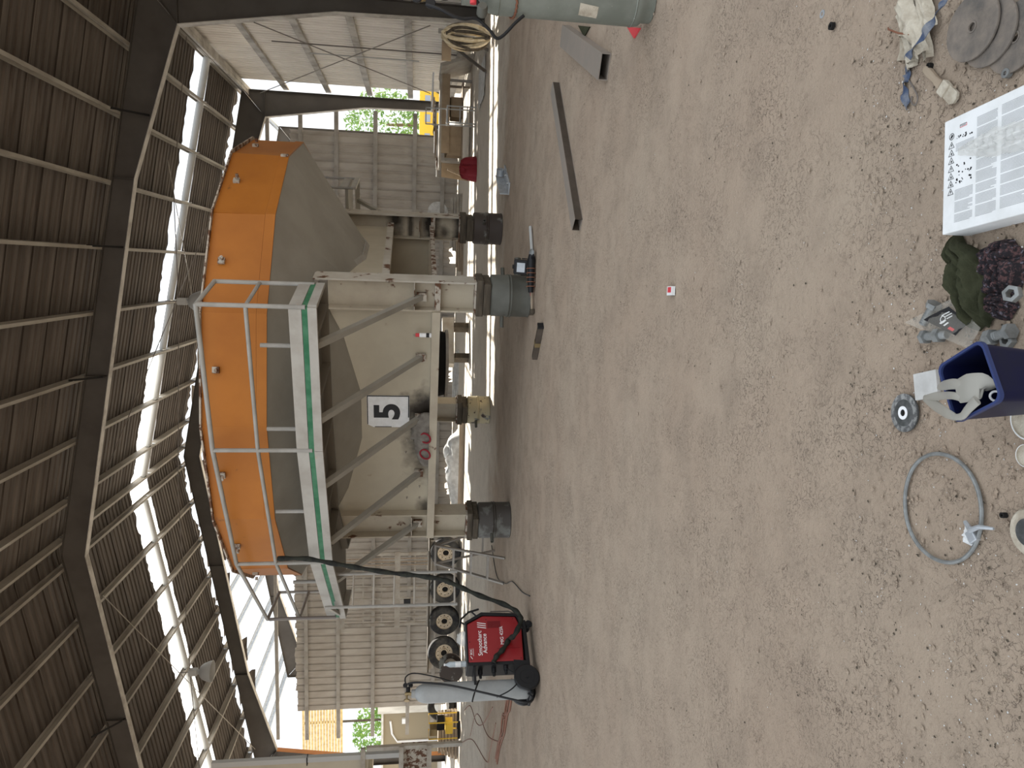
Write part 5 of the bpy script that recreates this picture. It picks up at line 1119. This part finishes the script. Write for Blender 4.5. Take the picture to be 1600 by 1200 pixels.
# partly seen discs at the bottom edge
pd = gp(1612, 832); o = thing('abrasive_disc', 'ribbed abrasive disc cut by the lower right edge near the clamp ring', 'abrasive disc', (pd.x, pd.y, 0.003))
MB().lathe([(0.011, 0), (0.058, 0), (0.0625, 0.003), (0.058, 0.007), (0.011, 0.007)], 48, None, False, False).build('disc_body', m_rag, o, smooth=True); MB().lathe([(0.0, 0.0075), (0.036, 0.0075), (0.036, 0.011), (0.0, 0.013)], 32, None, False, False).build('centre_cap', m_flap, o, smooth=True)
for (px_, lab) in (((1612, 655), 'cream paint tin lid at the bottom edge beside the blue tub'), ((1608, 712), 'smaller pale lid at the bottom edge left of the tub')):
    pd = gp(*px_); rr = 0.055 if px_[1] < 700 else 0.03
    o = thing('tin_lid', lab, 'lid', (pd.x, pd.y, 0.0)); MB().lathe([(rr*0.9, 0), (rr, 0.004), (rr, 0.012), (rr*0.93, 0.012), (rr*0.90, 0.008), (0.0, 0.008)], 40, None, True, False).build('lid', m_rag, o, smooth=True); MB().lathe([(rr*1.0, 0.010), (rr*1.01, 0.012), (rr*0.96, 0.0135), (rr*0.94, 0.012)], 40, None, False, False).build('bead', m_paper, o, smooth=True)
# stacked cutting discs on the right
for i, (px_, z_, rx_, lab) in enumerate((((1586, 58), 0.006, 0.0, 'lowest of the three overlapping dark cutting discs with a visible hub hole'), ((1546, 50), 0.016, 0.02, 'middle one of the three overlapping dark cutting discs'), ((1519, 42), 0.030, 0.04, 'topmost of the three overlapping dark cutting discs'))):
    pd = gp(*px_, z_ + 0.004); o = thing('cutting_disc', lab, 'abrasive disc', (pd.x, pd.y, z_), 0, 'dark cutting discs on the right'); R_ = 0.093
    o.rotation_euler = (rx_, -rx_, 0)
    MB().lathe([(0.0125, 0), (R_ - 0.001, 0), (R_, 0.003), (R_ - 0.001, 0.0065), (0.035, 0.0065), (0.030, 0.004), (0.0125, 0.004), (0.0125, 0)], 56, None, False, False).build('disc_body', m_disc, o, smooth=True)
    MB().lathe([(0.0118, 0.0), (0.0118, 0.006), (0.016, 0.006), (0.016, 0.004)], 24, None, False, False).build('hub_ring', m_disc, o, smooth=True)
for i, (px_, r_, mt, lab) in enumerate((((1286, 22), 0.016, m_galv, 'flat steel washer lying alone at the upper right'), ((1303, 41), 0.015, m_matt_black, 'rusty dark nut lying next to the flat washer'), ((1457, 103), 0.009, m_matt_black, 'tiny dark nut at the end of the scraper handle'), ((1578, 115), 0.013, m_bolt, 'grey nut between the cutting discs and the white box'), ((1573, 805), 0.008, m_matt_black, 'tiny dark washer near the clamp lever'))):
    pd = gp(*px_); h_ = 0.003 if mt is m_galv else 0.014
    o = MB().lathe([(r_*0.45, 0), (r_, 0), (r_, h_), (r_*0.45, h_), (r_*0.45, 0)], 24 if mt is m_galv else 10, None, False, False).build('washer' if mt is m_galv else 'small_nut', mt, None, smooth=False, loc=(pd.x, pd.y, 0.002)); tag(o, lab, 'washer' if mt is m_galv else 'nut')
# rag bundle with blue strap
rg_ = gp(1432, 22); rag = thing('rag_bundle', 'bundle of beige rags tied with string at the upper right', 'rags', (rg_.x, rg_.y, 0))
rnd = random.Random(9)
for i in range(11):
    a = radians(-60) + rnd.uniform(-.45, .45); L_ = rnd.uniform(0.16, 0.30); w = rnd.uniform(0.03, 0.05); ox, oy, oz = rnd.uniform(-.05, .05), rnd.uniform(-.05, .05), rnd.uniform(0.0, 0.035)
    a = atan2(-0.05, -0.30) + rnd.uniform(-.45, .45)
    mb = MB(); sd = rnd.uniform(0, 50)
    mb.grid(lambda u, v: (ox + (u - .35) * L_ * cos(a) - (v - .5) * w * 2 * sin(a) * (1 - .5*u), oy + (u - .35) * L_ * sin(a) + (v - .5) * w * 2 * cos(a) * (1 - .5*u), max(0.003, oz + 0.022 * sin(pi*v) + 0.016 * noise.noise(Vector((u*5, v*4, sd))))), 16, 8); mb.build('rag_strip', m_rag, rag, smooth=True)
MB().tube([gp(*q_) - V(rg_.x, rg_.y, -z_) for q_, z_ in (((1392, 44), 0.01), ((1410, 48), 0.05), ((1430, 54), 0.06), ((1445, 56), 0.055), ((1456, 52), 0.02), ((1455, 60), 0.01))], 0.003, 6).build('string', m_copper, rag, smooth=True)
def ribbon(name, pts, w, mat, label, cat, tw=0.0):
    P3 = smooth_path(pts, 6); n = len(P3); mbr = MB(); vs = []
    for i, c_ in enumerate(P3):
        tg = (P3[min(i+1, n-1)] - P3[max(i-1, 0)]).normalized(); sd = tg.cross(V(0, 0, 1)).normalized(); a = tw * sin(i * 0.55)
        sd = sd * cos(a) + V(0, 0, 1) * sin(a); zz = V(0, 0, abs(sin(a)) * w / 2)
        for s, h_ in ((-1, 0), (1, 0), (1, 0.002), (-1, 0.002)): vs.append(c_ + sd * s * w / 2 + zz + V(0, 0, h_))
    fs = []
    for i in range(n - 1):
        for k_ in range(4): l_ = (k_+1) % 4; fs.append((i*4+k_, i*4+l_, (i+1)*4+l_, (i+1)*4+k_))
    fs += [(3, 2, 1, 0), tuple((n-1)*4 + k_ for k_ in range(4))]
    mbr.add(vs, fs); return tag(mbr.build(name, mat), label, cat)
ribbon('blue_strap', [gp(1484, -6, 0.03), gp(1472, 12, 0.06), gp(1458, 36, 0.075), gp(1440, 62, 0.065), gp(1424, 86, 0.035), gp(1418, 105, 0.01), gp(1420, 118, 0.008), gp(1415, 130, 0.006), gp(1417, 150, 0.005), gp(1420, 170, 0.004)], 0.024, m_strap, 'faded blue strap trailing from the rag bundle onto the dirt', 'strap', 0.7)
hose('wire_loop', [gp(1419, 124, .006), gp(1428, 138, .006), gp(1434, 152, .006), gp(1430, 164, .006), gp(1424, 160, .006), gp(1425, 150, .006)], 0.0025, m_wire, 'thin dark wire loop at the end of the blue strap', 'wire', 6)
# scraper
s0, s1 = gp(1451, 108), gp(1497, 156); sc = thing('paint_scraper', 'wooden handled scraper with rounded pale blade lying by the discs', 'scraper', (s0.x, s0.y, 0), atan2((s1 - s0).y, (s1 - s0).x)); L_ = (s1 - s0).length
MB().prism([(0, -0.010), (0.03, -0.012), (0.07, -0.010), (L_*0.55, -0.014), (L_*0.55, 0.014), (0.07, 0.010), (0.03, 0.013), (0, 0.011), (-0.006, 0)], 0.014, Matrix.Translation((0, 0, 0.011))).build('handle', m_plank, sc, bevel=0.003)
MB().box((L_*0.66, 0, 0.011), (0.035, 0.042, 0.018)).build('ferrule', m_rag, sc, bevel=0.003)
MB().prism([(L_*0.75, -0.02), (L_*0.95, -0.021), (L_*1.02, -0.010), (L_*1.03, 0.006), (L_*0.97, 0.02), (L_*0.75, 0.02)], 0.008, Matrix.Translation((0, 0, 0.009))).build('blade', m_rag, sc)

# ---------------- chips, crumbs and twigs scattered on the dirt
def debris(name, n, mat, smin, smax, flat, seed, dense, label, cat):
    rnd = random.Random(seed); mbd = MB()
    for i in range(n):
        if rnd.random() < dense: p_ = gp(rnd.uniform(1330, 1600), rnd.uniform(0, 1200))
        else: p_ = gp(rnd.uniform(860, 1500), rnd.uniform(0, 1200))
        s_ = rnd.uniform(smin, smax) * (1 + 0.25 * (p_.y - 2)) ** 0.3; a = rnd.uniform(0, 6.28); k_ = rnd.uniform(0.35, 1)
        vs = [p_ + V(s_ * cos(a + q) * (1 if j % 2 else k_), s_ * sin(a + q) * (1 if j % 2 else k_), 0.004) for j, q in enumerate((0, 1.4, 3.0, 4.5))] + [p_ + V(0, 0, 0.004 + s_ * flat)]
        mbd.add(vs, [(0, 1, 4), (1, 2, 4), (2, 3, 4), (3, 0, 4)])
    o_ = mbd.build(name, mat); o_['kind'] = 'stuff'; tag(o_, label, cat)
debris('pale_chips', 420, m_tarp, 0.0015, 0.0042, 0.5, 1, 0.75, 'pale chips and crumbs scattered over the dirt floor', 'debris')
debris('dark_crumbs', 520, m_wood, 0.002, 0.007, 0.6, 2, 0.6, 'dark crumbs and grit scattered over the dirt floor', 'debris')
debris('earth_clods', 900, m_ground, 0.004, 0.013, 0.45, 3, 0.6, 'small clods of earth on the trodden dirt floor', 'debris')

# ================================================================== OUTSIDE
def tree(p, R_, h, label, seed, n=1500):
    rnd = random.Random(seed); t = thing('tree', label, 'tree', p, group='trees outside the shed')
    MB().tube([(0, 0, 0), (0.1, 0.05, h*0.5), (0, 0, h)], [0.16, 0.12, 0.07], 8).build('trunk', m_bark, t, smooth=True)
    mb = MB()
    for i in range(n):
        d = Vector((rnd.gauss(0, 1), rnd.gauss(0, 1), rnd.gauss(0, 1))).normalized() * R_ * rnd.uniform(0.45, 1) ** 0.5; c = Vector((d.x, d.y, h + d.z * 1.1)); s_ = rnd.uniform(0.10, 0.2)
        e = Vector((rnd.gauss(0, 1), rnd.gauss(0, 1), rnd.gauss(0, 1))).normalized(); f_ = e.orthogonal().normalized()
        mb.add([c - e*s_, c + f_*s_*0.5, c + e*s_, c - f_*s_*0.5], [(0, 1, 2, 3)])
    o_ = mb.build('foliage', m_leaf, t); o_['kind'] = 'stuff'
tree(atY(600, 195, 46) * 1.0 + V(0, 0, -atY(600, 195, 46).z), 2.2, 3.6, 'green tree seen through the gap at the right end of the back wall', 1)
tree(atY(585, 1140, 48) + V(0, 0, -atY(585, 1140, 48).z), 2.2, 3.4, 'green tree seen through the opening at the left end', 2)
ym = atY(672, 175, 42); o = thing('yellow_machine', 'yellow machine body outside the right gap', 'machine', (ym.x, 42, 0))
MB().box((0, 0, 1.0), (4.0, 1.6, 1.1)).build('machine_body', m_yellow, o, bevel=0.05)
for sx_ in (-1.2, 1.2): MB().lathe([(0.4, -0.15), (0.4, 0.15)], 20, TR((sx_, -0.7, 0.4), rx=pi/2)).build('machine_wheel', m_tyre, o, smooth=True)
for i in range(4): MB().box((-1.5 + i, -0.82, 1.1), (0.4, 0.02, 0.3)).build('blue_panel', m_bluew, o)
a = atY(640, 1138, 37); o = thing('outbuilding', 'low outbuilding with white wall band and brown wall beyond the left opening', 'building', (a.x, 37.5, 0))
MB().box((0, 0, 1.55), (9, 0.3, 3.1)).build('brown_wall', m_brownw, o); MB().box((1.7, -0.25, 1.7), (1.6, 0.3, 3.4)).build('white_wall', m_stucco, o)
MB().box((0, 0.5, 3.15), (9.2, 1.6, 0.12)).build('roof_slab', m_stucco, o)
MB().tube([(0.3, -0.2, 2.7), (-0.5, -0.2, 2.6), (-1.0, -0.2, 2.3), (-1.0, -0.2, 0)], 0.06, 8).build('white_pipe', m_textw, o, smooth=True)
MB().box((0.3, -0.22, 1.9), (0.3, 0.15, 0.3)).build('meter_box', m_textw, o)
b0, b1 = atY(478, 1118, 39), atY(524, 1162, 39); o = thing('bamboo_screen', 'yellow bamboo slat screen above the left opening', 'screen', ((b0.x + b1.x) / 2, 39.6, 0))
for i in range(14): MB().bar((-2.6, 0, b1.z - 0.3 + i * 0.17), (2.6, 0, b1.z - 0.3 + i * 0.17), 0.05, 0.14).build('slat', m_bamboo, o)
for sx_ in (-2.5, 0, 2.5): MB().bar((sx_, 0.08, 0), (sx_, 0.08, b0.z + 0.3), 0.1, 0.1).build('post', m_wood, o)
hd = atY(600, 1122, 40); o = thing('hedge', 'clipped green hedge beside the outbuilding', 'hedge', (hd.x, 40.5, 0)); mb = MB(); rnd = random.Random(6)
for i in range(1200):
    c = V(rnd.uniform(-1, 1), rnd.uniform(-.3, .3), rnd.uniform(0, 3.9)); e = Vector((rnd.gauss(0, 1), rnd.gauss(0, 1), rnd.gauss(0, 1))).normalized(); f_ = e.orthogonal().normalized(); s_ = 0.11
    mb.add([c - e*s_, c + f_*s_*0.6, c + e*s_, c - f_*s_*0.6], [(0, 1, 2, 3)])
q_ = mb.build('foliage', m_leaf, o); q_['kind'] = 'stuff'
